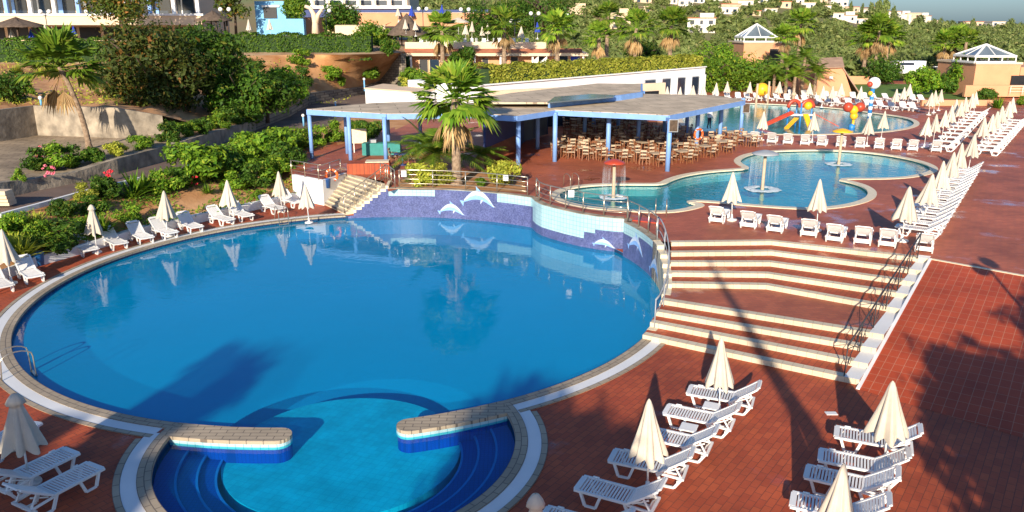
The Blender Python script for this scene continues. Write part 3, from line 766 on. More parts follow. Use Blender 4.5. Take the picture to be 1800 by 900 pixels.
def rebase(me):
    z = min(v.co.z for v in me.vertices)
    for v in me.vertices: v.co.z -= z
    return me
BUSH = {}
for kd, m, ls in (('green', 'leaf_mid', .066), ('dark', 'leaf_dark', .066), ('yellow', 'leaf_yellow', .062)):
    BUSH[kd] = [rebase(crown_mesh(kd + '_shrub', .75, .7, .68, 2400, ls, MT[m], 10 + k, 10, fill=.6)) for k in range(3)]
OL = [rebase(crown_mesh('olive_crown', 3.0, 2.8, 1.9, 1100, .34, MT['leaf_olive'], 40 + k, 12, fill=.5)) for k in range(4)]
GT = [rebase(crown_mesh('green_crown', 1.0, 1.0, 1.05, 2200, .10, MT['leaf_mid'], 60 + k, 16, fill=.5)) for k in range(2)]
def spiky(seed, m, n=150):
    rnd = random.Random(seed); mb = MB()
    for c_ in range(3):
        c = Vector((rnd.uniform(-.4, .4), rnd.uniform(-.4, .4), rnd.uniform(0, .25)))
        for k in range(n // 3):
            az = rnd.uniform(0, 6.3); el = rnd.uniform(.25, 1.45); L_ = rnd.uniform(.55, 1.05); d = Vector((math.cos(az) * math.cos(el), math.sin(az) * math.cos(el), math.sin(el))); sd = d.cross(Vector((0, 0, 1))).normalized() * .035
            md = c + d * L_ * .55 + Vector((0, 0, -.02)); e = c + d * L_ + Vector((0, 0, -.25 * L_ * math.cos(el))); mb.add([c - sd * .6, c + sd * .6, md + sd, e, md - sd], [(0, 1, 2, 4), (4, 2, 3)])
    return rebase(mb.mesh('spiky_plant', m, recalc=False))
BUSH['spiky'] = [spiky(90 + k, MT['leaf_mid']) for k in range(3)]; BUSH['dry'] = [spiky(95 + k, MT['leaf_yellow'], 220) for k in range(3)]
def ground_at(px, py):
    d = ray(px, py); best = None
    for b in BV:
        h = b.ray_cast(Vector((0, 0, CH)), d)
        if h[0] is not None and (best is None or h[3] < best[1]): best = (h[0], h[3])
    return best[0] if best else G(px, py, 1.0)
RB = random.Random(77)
def bush(px, py, hpx, kind, label, wd=1.0, name='garden_shrub', group='shrubs in the left garden', cat='shrub', P=None):
    name = 'spiky_plant' if kind in ('spiky', 'dry') else name
    p = P or ground_at(px, py); s = hpx * (p.y * 1.02) / FP / 1.25
    o = link(name, BUSH[kind][RB.randrange(3)]); o.location = p - Vector((0, 0, .12 * s)); o.rotation_euler = (0, 0, RB.uniform(0, 6))
    o.scale = (s * wd, s * wd, s); tag(o, label, cat, group); return o
def hedge_box(name, path, z0, z1, th, ls, m, dens, label, seed=3, side=0, cat='hedge'):
    rnd = random.Random(seed); mb = MB(); P = [Vector((p[0], p[1])) for p in path]; L_ = poly_len(P); n = int(L_[-1] * dens)
    fz0 = (lambda t: z0[0] + (z0[1] - z0[0]) * t) if hasattr(z0, '__len__') else (lambda t: z0)
    fz1 = (lambda t: z1[0] + (z1[1] - z1[0]) * t) if hasattr(z1, '__len__') else (lambda t: z1)
    core = MB(); core.wall(path, [fz0(l / L_[-1]) for l in L_], [fz1(l / L_[-1]) - .25 for l in L_], th - .35)
    for i in range(n):
        s = rnd.uniform(0, L_[-1]); t = s / L_[-1]
        j = max(k for k in range(len(P) - 1) if L_[k] <= s); u = (s - L_[j]) / (L_[j + 1] - L_[j]); p = P[j].lerp(P[j + 1], u)
        d = (P[j + 1] - P[j]).normalized(); nn = Vector((d.y, -d.x)); h0, h1 = fz0(t), fz1(t)
        bump_ = .16 * math.sin(s * 1.3 + seed) + .10 * math.sin(s * 3.7)
        if rnd.random() < .55:
            sg = 1 if rnd.random() < .75 else -1
            q = p + nn * sg * (th / 2 + bump_ * .5 + rnd.uniform(-.22, .05)); z = rnd.uniform(h0, h1 + bump_); nr = Vector((nn.x * sg, nn.y * sg, .3))
        else:
            q = p + nn * rnd.uniform(-th / 2, th / 2); z = h1 + bump_ + rnd.uniform(-.22, .08); nr = Vector((0, 0, 1))
        nr = (nr + Vector((rnd.uniform(-.8, .8), rnd.uniform(-.8, .8), rnd.uniform(-.6, .8)))).normalized()
        leaf(mb, Vector((q.x, q.y, z)), nr, ls * rnd.uniform(.6, 1.3), rnd)
    r = thing(name, label, cat); mb.build('foliage', m, r, recalc=False); core.build('inner_branches', MT['hedge_core'], r); return r
# ------------------------------------------------------------------ palms
def fan_leaf(mb, base, dirv, ln, rad, rnd, nseg=13, droop=.25, mi=0, spread=2.2):
    """petiole and a fan of pointed segments"""
    d = dirv.normalized(); up = Vector((0, 0, 1)); side = d.cross(up)
    if side.length < .05: side = Vector((1, 0, 0))
    side.normalize(); nrm = side.cross(d).normalized()
    tip = base + d * ln + Vector((0, 0, -droop * ln * .3))
    mb.bar(base, tip, .03 * rad, .02 * rad, mi)
    for k in range(nseg):
        a = (k / (nseg - 1) - .5) * spread; dd = (d * math.cos(a) + side * math.sin(a)); L_ = rad * (1 - .28 * abs(a) / 1.1) * rnd.uniform(.88, 1.08)
        e = tip + dd * L_ + Vector((0, 0, -droop * L_ * rnd.uniform(.5, 1.3))); md = tip + dd * L_ * .55 + nrm * .03 + Vector((0, 0, -droop * L_ * .2))
        wv = dd.cross(nrm).normalized() * rad * .085
        mb.add([tip, md + wv, e, md - wv], [(0, 1, 2, 3)], mi)
def feather_leaf(mb, base, dirv, ln, rnd, mi=0, droop=.5, lw=.34):
    pts = []; d = dirv.normalized(); N = 9
    for i in range(N + 1):
        t = i / N; pts.append(base + d * ln * t + Vector((0, 0, -droop * ln * t * t * .9)))
    mb.tube(pts, [.028 * (1 - i / N) + .006 for i in range(N + 1)], 4, mi, cap=False)
    side = d.cross(Vector((0, 0, 1)))
    if side.length < .05: side = Vector((1, 0, 0))
    side.normalize()
    for i in range(26):
        t = .12 + .86 * i / 26; q = t * N; j = min(N - 1, int(q)); p = pts[j].lerp(pts[j + 1], q - j); tg = (pts[j + 1] - pts[j]).normalized()
        L_ = lw * math.sin(PI * min(1, t * .8 + .15)) * rnd.uniform(.85, 1.1) + .06
        for sg in (1, -1):
            e = p + (side * sg * .9 + tg * .55 + Vector((0, 0, -.18))).normalized() * L_; wv = tg * .022 * (ln / 1.6)
            mb.add([p - wv, p + wv, e], [(0, 1, 2)], mi)
def palm_trunk(mb, h, r0, r1, rnd, lean=0.0, n=10, rough=.06):
    N = max(8, int(h / .16)); pts = []; rs = []
    for i in range(N + 1):
        t = i / N; pts.append((lean * t * t, 0, h * t)); rs.append((r0 + (r1 - r0) * t ** .8) * (1 + (rough if i % 2 else -rough)) + (.10 * r0 * 3 * max(0, .08 - t) / .08))
    mb.tube(pts, rs, n, 0, True)
def fan_palm(name, label, P, h, seed, sz=1.0, r0=.24, skirt=14, fr=40, lean=0.0, group=None):
    rnd = random.Random(seed); t = thing(name, label, 'palm tree', P, rnd.uniform(0, 6) if not lean else 0, group)
    mb = MB(); palm_trunk(mb, h, r0, r0 * .72, rnd, lean); mb.build('trunk', MT['bark'], t)
    mb = MB(); top = Vector((lean, 0, h))
    for k in range(fr):
        el = rnd.uniform(-.32, 1.35); az = rnd.uniform(0, 2 * PI) + k * 2.4
        d = Vector((math.cos(az) * math.cos(el), math.sin(az) * math.cos(el), math.sin(el)))
        fan_leaf(mb, top + Vector((0, 0, rnd.uniform(-.15, .15))), d, .75 * sz * rnd.uniform(.8, 1.15), .85 * sz * rnd.uniform(.85, 1.1), rnd, droop=.28 + .3 * max(0, -el + .3))
    mb.build('crown', MT['leaf_palm'], t, recalc=False)
    if skirt:
        mb = MB()
        for k in range(skirt):
            az = rnd.uniform(0, 2 * PI); el = rnd.uniform(-1.35, -.7)
            d = Vector((math.cos(az) * math.cos(el), math.sin(az) * math.cos(el), math.sin(el)))
            fan_leaf(mb, top + Vector((0, 0, -.2 - .35 * rnd.random())), d, .55 * sz, .6 * sz, rnd, nseg=9, droop=.6, spread=1.5)
        mb.build('dead_fronds', MT['leaf_dry'], t, recalc=False)
    return t
def feather_palm(name, label, P, h, ln, n, seed, r0=.2, group=None, lean=0):
    rnd = random.Random(seed); t = thing(name, label, 'palm tree', P, 0, group)
    mb = MB(); palm_trunk(mb, h, r0, r0 * .9, rnd, lean, rough=.12); mb.build('trunk', MT['bark'], t)
    mb = MB()
    for k in range(n):
        el = rnd.uniform(.0, 1.2); az = k * 2.4 + rnd.uniform(-.3, .3); d = Vector((math.cos(az) * math.cos(el), math.sin(az) * math.cos(el), math.sin(el)))
        feather_leaf(mb, Vector((lean, 0, h)), d, ln * rnd.uniform(.75, 1.1), rnd, droop=rnd.uniform(.35, .7), lw=ln * .2)
    mb.build('crown', MT['leaf_palm'], t, recalc=False); return t
# ------------------------------------------------------------------ furniture makers
PLW = MT['white_plastic']
def make_lounger(parts=True):
    t = thing('sun_lounger', 'white plastic sun lounger', 'sun lounger')
    Ls, wd, zt_ = 1.22, .66, .34
    seat = MB()
    for sg in (-1, 1): seat.box((Ls / 2 + .02, sg * (wd / 2 - .03), zt_), (Ls, .06, .05))
    seat.box((.06, 0, zt_ + .004), (.13, wd * .80, .045)); seat.box((.03, 0, zt_ - .01), (.06, wd * .6, .04))
    for k in range(15): seat.box((.17 + k * .07, 0, zt_ + .006), (.042, wd - .12, .018))
    seat.box((Ls, 0, zt_), (.06, wd - .1, .045))
    for sg in (-1, 1): seat.box((.30, sg * (wd / 2 + .004), zt_ + .02), (.14, .03, .05))
    bk = MB(); a = R(33); Lb = .74; pts = []
    for k in range(9):
        s = k / 8; pts.append(Vector((Ls + .02 + s * Lb * math.cos(a) , 0, zt_ + .02 + s * Lb * math.sin(a) + .05 * s * s)))
    for sg in (-1, 1):
        for p, q in zip(pts[:-1], pts[1:]): bk.bar(p + Vector((0, sg * (wd / 2 - .035), 0)), q + Vector((0, sg * (wd / 2 - .035), 0)), .06, .045)
    for k in range(10):
        q = .06 + k * .086; j = min(7, int(q * 8)); p = pts[j].lerp(pts[j + 1], q * 8 - j); bk.bar(p + Vector((0, -wd / 2 + .06, .004)), p + Vector((0, wd / 2 - .06, .004)), .05, .016, up=(-math.sin(a), 0, math.cos(a)))
    e = pts[-1]; bk.bar(e + Vector((0, -wd / 2 + .08, 0)), e + Vector((0, wd / 2 - .08, 0)), .11, .04, up=(-math.sin(a), 0, math.cos(a)))
    legs = []
    for sg in (-1, 1):
        y = sg * (wd / 2 - .03); l = MB()
        l.bar((.17, y, zt_ - .02), (.27, y, .03), .05, .06); l.bar((.27, y, .02), (.52, y, .02), .05, .04); l.bar((.52, y, .03), (.62, y, zt_ - .02), .05, .06); legs.append(l)
        l = MB(); l.bar((1.16, y, zt_ - .02), (1.28, y, .03), .05, .06); l.bar((1.28, y, .02), (1.56, y, .02), .05, .05); l.bar((1.56, y, .03), (1.72, y, .28), .05, .06)
        l.bar((1.22, y, zt_ - .03), (1.76, y, .27), .045, .045); legs.append(l)
    sp = MB()
    for sg in (-1, 1): sp.bar((1.70, sg * .26, .28), (1.55, sg * .26, .53), .035, .035); sp.bar((1.30, sg * .22, .32), (1.66, sg * .22, .50), .03, .03)
    sp.bar((1.74, -.33, .27), (1.74, .33, .27), .06, .05); sp.bar((1.62, -.30, .15), (1.62, .30, .15), .03, .1)
    if parts:
        seat.build('seat', PLW, t); bk.build('backrest', PLW, t)
        for l in legs: l.build('leg', PLW, t)
        sp.build('backrest_support', PLW, t); return t
    bpy.data.objects.remove(t)
    al = MB()
    for m_ in [seat, bk, sp] + legs: al.add(m_.v, m_.f)
    return al.mesh('sun_lounger', PLW)
LOUN = make_lounger(); LFAR = make_lounger(False); LOUN_used = [False]
def lounger(P, u, label, group, near=True, rz=None):
    """P = middle of the foot end at ground level; u = plan direction foot -> head"""
    a = math.atan2(u[1], u[0]) if rz is None else rz
    a += RB.uniform(-.05, .05)
    if near:
        if not LOUN_used[0]: LOUN_used[0] = True; o = LOUN; o['group'] = group; o['label'] = label
        else: o = copy_tree(LOUN); o['label'] = label; o['group'] = group
    else: o = link('sun_lounger', LFAR); tag(o, label, 'sun lounger', group)
    o.location = P; o.rotation_euler = (0, 0, a); return o
def canopy_mesh(flop, seed, mname='umbrella_cloth'):
    rnd = random.Random(seed); mb = MB(); ph = [rnd.uniform(-.5, .5) for _ in range(8)]
    prof = [(.012, 2.25), (.04, 2.20), (.075, 2.08), (.11, 1.9), (.155, 1.7), (.20, 1.5), (.245, 1.3), (.29, 1.1), (.315, .98), (.32, .93)]
    if flop: prof = [(.012, 2.25), (.07, 2.22), (.13, 2.12), (.165, 2.02), (.10, 1.99), (.115, 1.9), (.16, 1.7), (.21, 1.5), (.25, 1.3), (.29, 1.1), (.31, .98), (.315, .93)]
    bot = prof[-1][1]
    def wob(j, k, a, r, z):
        t = (2.25 - z) / 1.3; f = 1 + .20 * t * math.cos(8 * a) + .09 * t * math.sin(3 * a + ph[0] * 3) + .05 * math.sin(19 * a + ph[1] * 6) * t
        if z == bot: z = z + .055 * math.cos(8 * a + PI) + .03 * math.sin(3 * a + ph[2] * 5)
        return r * f, z
    prof = [(a_ * 1.18, b_) for a_, b_ in prof]; mb.lathe(prof, 64, wob=wob); me = mb.mesh('canopy', MT[mname], recalc=False)
    return me
CAN = [canopy_mesh(False, k) for k in range(3)] + [canopy_mesh(True, 9)]
CANB = canopy_mesh(False, 5, 'umbrella_blue')
mb = MB(); mb.tube([(0, 0, .02), (0, 0, 2.2)], .024, 8); POLE = mb.mesh('pole', MT['white_metal'])
mb = MB(); mb.lathe([(0.001, .0), (.22, .0), (.24, .02), (.23, .07), (.06, .10), (.045, .30), (.001, .30)], 20); BASE = mb.mesh('base', MT['white_plastic'])
def umbrella(P, label, group, flop=False, s=1.0, blue=False):
    s = s * RB.uniform(.97, 1.03)
    t = thing('closed_parasol', label, 'parasol', P, RB.uniform(0, 6), group); q_ = RB.uniform(.86, 1.1); t.scale = (s * q_, s * q_, s)
    t.rotation_euler = (RB.uniform(-.04, .04), RB.uniform(-.04, .04), RB.uniform(0, 6))
    c = link('canopy', CANB if blue else (CAN[3] if flop else CAN[RB.randrange(3)]), t); link('pole', POLE, t); link('base', BASE, t); return t
def um_top(px, py, zg): return (lambda g: Vector((g.x, g.y, zg)))(G(px, py, zg + 2.25))
# ------------------------------------------------------------------ loungers, front right
u = Vector((.913, -.407))
gA = 'sun loungers in the front right row'
for k in range(6):
    p = Vector((4.72, 19.65)) + Vector((-.85, -1.16)) * k + Vector((.14, .31))
    lounger((p.x, p.y, 0), u, 'white slatted lounger, %s counting down from the stairs in the middle front row' % ORD[k], gA)
gB = 'sun loungers in the front far right row'
for k, (x, y) in enumerate(((1465, 770), (1436, 812), (1412, 842), (1386, 893))):
    p = G(x, y, .33); lounger((p.x + .14, p.y + .31, 0), u, 'white slatted lounger, %s counting down in the bottom right row' % ORD[k], gB)
gU = 'closed parasols beside the front loungers'
umbrella(G(1264, 732), 'closed cream parasol nearest the foot of the wide stairs', gU)
umbrella(G(1138, 868), 'closed cream parasol in the middle of the front row of loungers', gU)
umbrella(um_top(945, 862, 0), 'closed cream parasol with a loose flapping top at the bottom edge by the small pool', gU, True)
umbrella(G(1553, 825), 'closed cream parasol at the top lounger of the bottom right row', gU)
umbrella(um_top(1480, 808, 0), 'closed cream parasol at the bottom edge of the right row', gU)
for k in range(2):
    q = Vector((4.72, 19.65)) + u * .95 + Vector((-.85, -1.16)) * (1 + 2 * k) * .5 + Vector((.1, .25))
    mb = MB(); mb.box((0, 0, .36), (.42, .42, .035)); [mb.box((sx * .16, sy * .16, .18), (.045, .045, .34)) for sx in (-1, 1) for sy in (-1, 1)]
    o = bevel(mb.build('side_table', PLW)); o.location = (q.x, q.y, 0); o.rotation_euler = (0, 0, -.42)
    tag(o, 'small square white plastic table between the %s loungers of the middle front row' % ('first and second' if not k else 'third and fourth'), 'side table', 'white side tables')
# bottom left
gL = 'sun loungers at the bottom left'
for k, (f, h, lb) in enumerate((((58, 742), (0, 775), 'white lounger half hidden behind the parasol at the bottom left'), ((128, 792), (40, 832), 'white slatted lounger in shade, upper one of the pair at bottom left'), ((170, 818), (68, 868), 'white slatted lounger in shade, lower one of the pair at bottom left'))):
    p = G(*f, .33); q = G(*h, .33); lounger((p.x, p.y, 0), (q - p), lb, gL)
umbrella(um_top(22, 692, 0), 'closed cream parasol in shade above the bottom left loungers', gU, True)
# left row
gC = 'sun loungers along the left planter wall'
uc = Vector((-.72, .69))
feet = ((18, 510), (72, 492), (170, 445), (222, 434), (268, 424), (312, 415), (356, 405), (413, 392), (446, 385), (503, 372), (537, 361))
for k, (x, y) in enumerate(feet):
    p = G(x - 8, y - 4, .3); lounger((p.x, p.y, 0), uc, 'white lounger by the planter wall, %s from the left in its row' % ORD[k], gC)
gCU = 'closed parasols behind the left poolside row'
for k, (x, y, fl) in enumerate(((3, 404, 0), (158, 360, 1), (285, 337, 0), (397, 317, 0), (490, 302, 0))):
    umbrella(um_top(x, y, 0) + Vector((0, 0, 0)), 'closed cream parasol by the left garden, %s from the left' % ORD[k] + (', with a loose top' if fl else ''), gCU, bool(fl))
umbrella(um_top(538, 318, 0), 'small grey closed parasol in shade against the white deck wall', gCU, s=.95)
# upper row facing the stairs
gD = 'sun loungers in the row above the wide stairs'
ud = Vector((-.45, -.893)).normalized()
for k, (x, y) in enumerate(((1258, 393), (1314, 402), (1362, 410), (1418, 417), (1468, 427), (1514, 431), (1560, 436), (1625, 445))):
    p = G(x, y, ZU); p = p - Vector((ud.x, ud.y, 0)) * 1.6
    lounger(p, ud, 'white lounger backing onto the wide stairs, %s from the left in its row' % ORD[k], gD)
gDU = 'closed parasols above the wide stairs'
umbrella(um_top(1293, 302, ZU), 'closed cream parasol at the left end of the row above the wide stairs', gDU)
umbrella(um_top(1445, 316, ZU), 'closed cream parasol in the middle of the row above the wide stairs', gDU)
# right receding row
gE = 'sun loungers in the long row right of the middle pool'
h0 = G(1662, 396, ZU + .6); h1 = G(1726, 292, ZU + .6); dE = (h1 - h0).to_2d(); nE = 15
pe = Vector((-dE.y, dE.x)).normalized(); ue = -pe
for k in range(nE):
    p = h0.to_2d() + dE * k / (nE - 1) + pe * 1.85
    lounger((p.x, p.y, ZU), ue, 'white lounger right of the middle pool, %s from the near end' % ORD[k], gE)
gEU = 'closed parasols in the long row right of the middle pool'
for k, (x, y) in enumerate(((1598, 330), (1636, 305), (1661, 284), (1677, 265), (1694, 253), (1712, 237))):
    umbrella(um_top(x, y, ZU), 'closed cream parasol right of the middle pool, %s from the near end' % ORD[k], gEU)
# row in front of the kids pool
gG = 'sun loungers between the middle pool and the far pool'
for k, x in enumerate((1328, 1357, 1384, 1414, 1446, 1478, 1510, 1545, 1574, 1604, 1644)):
    p = G(x, 250 + k * 1.7, ZU); lounger((p.x + .55, p.y + 1.3, ZU), (-.4, -.92), 'white lounger between the middle and far pools, %s from the left' % ORD[k], gG, near=False)
for k, (x, y) in enumerate(((1343, 195), (1433, 198), (1530, 203), (1555, 195))):
    umbrella(um_top(x, y, ZU), 'closed cream parasol between the middle and far pools, %s from the left' % ORD[k], 'closed parasols between the middle and far pools')
# behind the kids pool
gH = 'sun loungers behind the far pool'
k = 0
for row, (x0, x1, ya, yb, n) in enumerate(((1262, 1372, 172, 175, 7), (1385, 1612, 176, 193, 13), (1395, 1630, 168, 178, 12))):
    for i in range(n):
        x = x0 + (x1 - x0) * i / (n - 1); y = ya + (yb - ya) * i / (n - 1); p = G(x, y + 4, ZU)
        lounger((p.x, p.y, ZU), (RB.uniform(-.1, .25), 1), 'white lounger behind the far pool, %s from the left in the %s' % (ORD[i], ('yellow ball group', 'front row', 'back row')[row]), gH, near=False)
for k, (x, y) in enumerate(((1174, 153), (1195, 152), (1218, 150), (1238, 147), (1260, 145), (1280, 142), (1319, 143), (1370, 143), (1425, 145), (1448, 152), (1465, 150), (1480, 147), (1513, 152), (1577, 156), (1590, 152), (1600, 148), (1638, 162), (1647, 159), (1655, 156), (1683, 175))):
    umbrella(um_top(x, y, ZU), 'distant closed cream parasol beyond the far pool, %s from the left' % ORD[k], 'closed parasols beyond the far pool')
# two long rows receding on the right
for gi, (a, b, n, lb) in enumerate((((1660, 255), (1722, 196), 11, 'inner'), ((1738, 262), (1790, 210), 11, 'outer'))):
    h0 = G(*a, ZU + .4); h1 = G(*b, ZU + .4); dd = (h1 - h0).to_2d(); pv = Vector((-dd.y, dd.x)).normalized()
    for k in range(n):
        p = h0.to_2d() + dd * k / (n - 1) + pv * 1.0
        lounger((p.x, p.y, ZU), -pv, 'white lounger, %s from the near end of the %s far right row' % (ORD[k], lb), 'sun loungers in the two far right rows', near=False)
for k, (x, y) in enumerate(((1632, 205), (1648, 200), (1663, 193), (1676, 186), (1690, 177), (1700, 171), (1710, 165), (1718, 160))):
    umbrella(um_top(x, y, ZU), 'cream parasol of the inner far right row, %s from the near end' % ORD[k], 'closed parasols in the far right rows')
for k, (x, y) in enumerate(((1733, 207), (1745, 200), (1755, 194), (1765, 187), (1775, 179), (1783, 172))):
    umbrella(um_top(x, y, ZU), 'cream parasol of the outer far right row, %s from the near end' % ORD[k], 'closed parasols in the far right rows')
# ------------------------------------------------------------------ railings
def railing(name, label, pts, h=1.0, nr=4, sp=1.5, mr='steel', rr=.022, pr=.03, arch=False):
    t = thing(name, label, 'railing'); P = [Vector(p) for p in pts]; L_ = poly_len(P); n = max(1, round(L_[-1] / sp))
    def at(s):
        s = min(s, L_[-1] - 1e-6); j = max(k for k in range(len(P) - 1) if L_[k] <= s); return P[j].lerp(P[j + 1], (s - L_[j]) / (L_[j + 1] - L_[j]))
    for k in range(n + 1):
        p = at(L_[-1] * k / n); mb = MB(); mb.tube([p, p + Vector((0, 0, h))], pr, 8); mb.build('post', MT[mr], t)
    q = [at(L_[-1] * k / (n * 3)) for k in range(n * 3 + 1)]
    for k in range(nr):
        z = h * (k + 1) / nr; mb = MB(); mb.tube([p + Vector((0, 0, z)) for p in q], rr * (1.3 if k == nr - 1 else .8), 6); mb.build('rail', MT[mr], t)
    return t
off = lambda p, z=ZU, d=.16: (lambda v: Vector((p.x + v.x * d, p.y + v.y * d, z)))((p - MC).normalized())
rp_ = [off(p) for p in edge_l if p.x > -6.5][::3]
rl = railing('pool_railing', 'steel railing along the top of the violet mosaic wall', rp_ , 1.0, 4, 1.75)
br_ = [Vector((p.x + (p - Vector((1, 35))).normalized().x * .0 + .10, p.y + .16, ZU)) for p in bulge]
railing('pool_railing', 'steel railing round the pale tiled bulge of the upper pool', br_, 1.0, 4, 1.15)
er = [off(p, ZU, .17) for p in wall_r if p.y > 31.6][::2]
railing('pool_railing', 'steel railing from the bulge corner to the top of the wide stairs', er, 1.0, 1, 1.0)
sr = [];
for i in range(right_start, WN, 4):
    p = WP[i]; v = (p - MC).normalized(); sr.append(Vector((p.x + v.x * .16, p.y + v.y * .16, top_z(i))))
railing('stair_railing', 'dark steel handrail down the pool side of the wide stairs', sr, 1.0, 2, 1.5, pr=.022, mr='grey_metal')
railing('stair_railing', 'steel handrail down the pool side of the cream side stairs', [Vector((-7.2, 44.55, ZU)), Vector((-9.2, 42.35, .1))], .95, 4, .8)
railing('deck_railing', 'steel railing on the white wall above the grey parasol', [Vector((*lw[0], ZU)), Vector((*lw[1], ZU)), Vector((lw[2].x - .3, lw[2].y - .2, ZU))], .9, 3, 1.3)
railing('deck_railing', 'short steel railing at the head of the side stairs', [Vector((-7.55, 45.0, ZU)), Vector((-7.0, 44.2, ZU)), Vector((-6.4, 42.6, ZU))], 1.0, 4, .9)
# scrolled iron railing on the right stairs
it = thing('iron_handrail', 'black scrolled wrought iron handrail on the right side of the wide stairs', 'railing')
inn = Vector((-.81, .59)) * .45
lo_ = Vector((*(A_ + (B_ - A_) * .03 + Vector((-.35, .25))), .161)); hi_ = Vector((*(B_ + Vector((-.42, .05))), ZU + .0))
mb = MB(); mb.tube([lo_ + Vector((0, 0, .95)), hi_ + Vector((0, 0, .98)), hi_ + Vector((.15, .25, .95))], .028, 8); mb.build('handrail', MT['iron'], it)
for k in range(7):
    p = lo_.lerp(hi_, k / 6); mb = MB(); mb.tube([p, p + Vector((0, 0, .95))], .018, 6); mb.build('post', MT['iron'], it)
for k in range(6):
    a = lo_.lerp(hi_, k / 6); b = lo_.lerp(hi_, (k + 1) / 6); mb = MB(); z = Vector((0, 0, 1))
    mb.tube([a + z * .12, a.lerp(b, .3) + z * .45, b + z * .82], .013, 5); mb.tube([a + z * .85, a.lerp(b, .6) + z * .5, b + z * .12], .013, 5)
    for sgn, c0 in ((1, a.lerp(b, .3) + z * .30), (-1, a.lerp(b, .7) + z * .62)):
        d = (b - a).normalized(); mb.tube([c0 + (d * math.cos(q * .6) + z * math.sin(q * .6)) * (.05 + .014 * q) * sgn for q in range(11)], .010, 5)
    mb.build('scroll_panel', MT['iron'], it)
# pool ladders
def ladder(label, P, ud, rz):
    t = thing('pool_ladder', label, 'ladder', P, rz)
    for s in (-.25, .25):
        mb = MB(); pts = [(-.55, s, 0), (-.5, s, .55)] + [(-.5 + .42 * (1 - math.cos(a)), s, .55 + .22 * math.sin(a)) for a in [PI * q / 8 for q in range(1, 8)]] + [(.34, s, .5), (.34, s, -.5)]
        mb.tube(pts, .02, 8); mb.build('handrail', MT['steel'], t)
    for k in range(2): mb = MB(); mb.box((.34, 0, -.12 - .25 * k), (.08, .5, .03)); mb.build('rung', MT['steel'], t)
aa = ang(MC, G(40, 655)); pp = cpt(MC, MR + .1, aa); ladder('curved steel pool ladder rails at the far left edge of the big pool', (pp.x, pp.y, .02), 0, aa + PI)
aa = ang(MC, Vector((-12.2, 40.9))); pp = cpt(MC, MR + .1, aa); ladder('small steel pool ladder at the back left of the big pool', (pp.x, pp.y, .02), 0, aa + PI)
pp = G(1005, 330, ZU); ladder('steel ladder rails at the left end of the upper pool', pp, 0, -1.2)
pp = G(1160, 376, ZU); ladder('steel ladder rails on the near edge of the upper pool', pp + Vector((0, -.2, 0)), 0, 1.4)
# signs on the railing
for px, py, d_, lb in ((710, 305, 42.3, 'left white notice board on the steel railing above the mosaic wall'), (889, 312, 41.9, 'right white notice board on the steel railing in front of the round bush'), (1004, 340, 36.9, 'white notice board on the railing of the upper pool bulge')):
    p = W(px, py, d_); mb = MB(); mb.box((0, 0, 0), (.28, .03, .34)); o = bevel(mb.build('notice_board', MT['white_paint']), .01); o.location = p - Vector((0, .07, 0)); tag(o, lb, 'sign', 'white notices on the railings')
# life rings
def ring(P, lb, r=.33, tilt=0.0, rz=0):
    mb = MB(); N = 28
    mb.tube([(r * math.cos(2 * PI * k / N), 0, r * math.sin(2 * PI * k / N)) for k in range(N + 1)], .075, 10, cap=False); o = thing('life_ring', lb, 'life ring', P, rz, 'orange life rings')
    mb.build('ring_body', MT['orange'], o)
    mb = MB()
    for k in range(4):
        a = PI / 4 + k * PI / 2; mb.tube([((r) * math.cos(a + e), 0, r * math.sin(a + e)) for e in (-.08, 0, .08)], .079, 10)
    mb.build('white_bands', MT['white_plastic'], o); return o
p = W(583, 308, 45.9); ring(p, 'orange life ring hanging at the head of the cream side stairs')
p = W(1228, 236, 55.8); ring(p, 'orange life ring hanging on a blue pergola column beside the chairs', .36, rz=.5)
mb = MB(); mb.lathe([(.001, 0), (.16, 0), (.20, .5), (.22, .52), (.001, .56)], 16); o = mb.build('litter_bin', MT['bin_blue']); o.location = W(576, 330, 45.2); tag(o, 'small dark blue bin hung on the wall under the life ring', 'bin')
mb = MB(); mb.lathe([(.001, 0), (.22, 0), (.27, .5), (.29, .52), (.28, .58), (.001, .6)], 18); o = mb.build('litter_bin', MT['pool_blue_toy']); o.location = G(68, 466, 0) ; tag(o, 'bright blue bucket on the planter wall left of the row of loungers', 'bucket')
# ------------------------------------------------------------------ mushroom fountains
def mushroom(P, h, r, mcap, mpole, lb, curtain):
    t = thing('mushroom_fountain', lb, 'fountain', P)
    mb = MB(); mb.lathe([(.16, -.6), (.11, -.1), (.09, .2), (.085, h - .1), (.001, h - .1)], 16); mb.build('pole', MT[mpole], t)
    mb = MB(); mb.lathe([(.001, h + .13), (r * .3, h + .10), (r * .65, h + .03), (r * .95, h - .04), (r, h - .10), (r * .96, h - .12), (r * .5, h - .03), (.05, h)], 32); mb.build('cap', MT[mcap], t)
    mb = MB(); rnd = random.Random(4); mb.lathe([(r * .55, .025), (r * .8, .07), (r * 1.1, .05), (r * 1.35, .015)], 40, wob=lambda j, k, a, rr, z: (rr * (1 + .1 * rnd.uniform(-1, 1)), z + rnd.uniform(-.015, .02))); mb.build('splash_ring', MT['foam'], t)
    if curtain:
        mb = MB()
        for k in range(64):
            a = rnd.uniform(0, 2 * PI); z1 = h - .1; z0 = rnd.uniform(.0, h * .5); rr = r * rnd.uniform(.95, 1.05)
            mb.tube([(rr * math.cos(a), rr * math.sin(a), z1 - rnd.uniform(0, .4)), (rr * 1.05 * math.cos(a), rr * 1.05 * math.sin(a), z0)], [.005, .009], 3)
        mb.build('falling_water', MT['water_drops'], t)
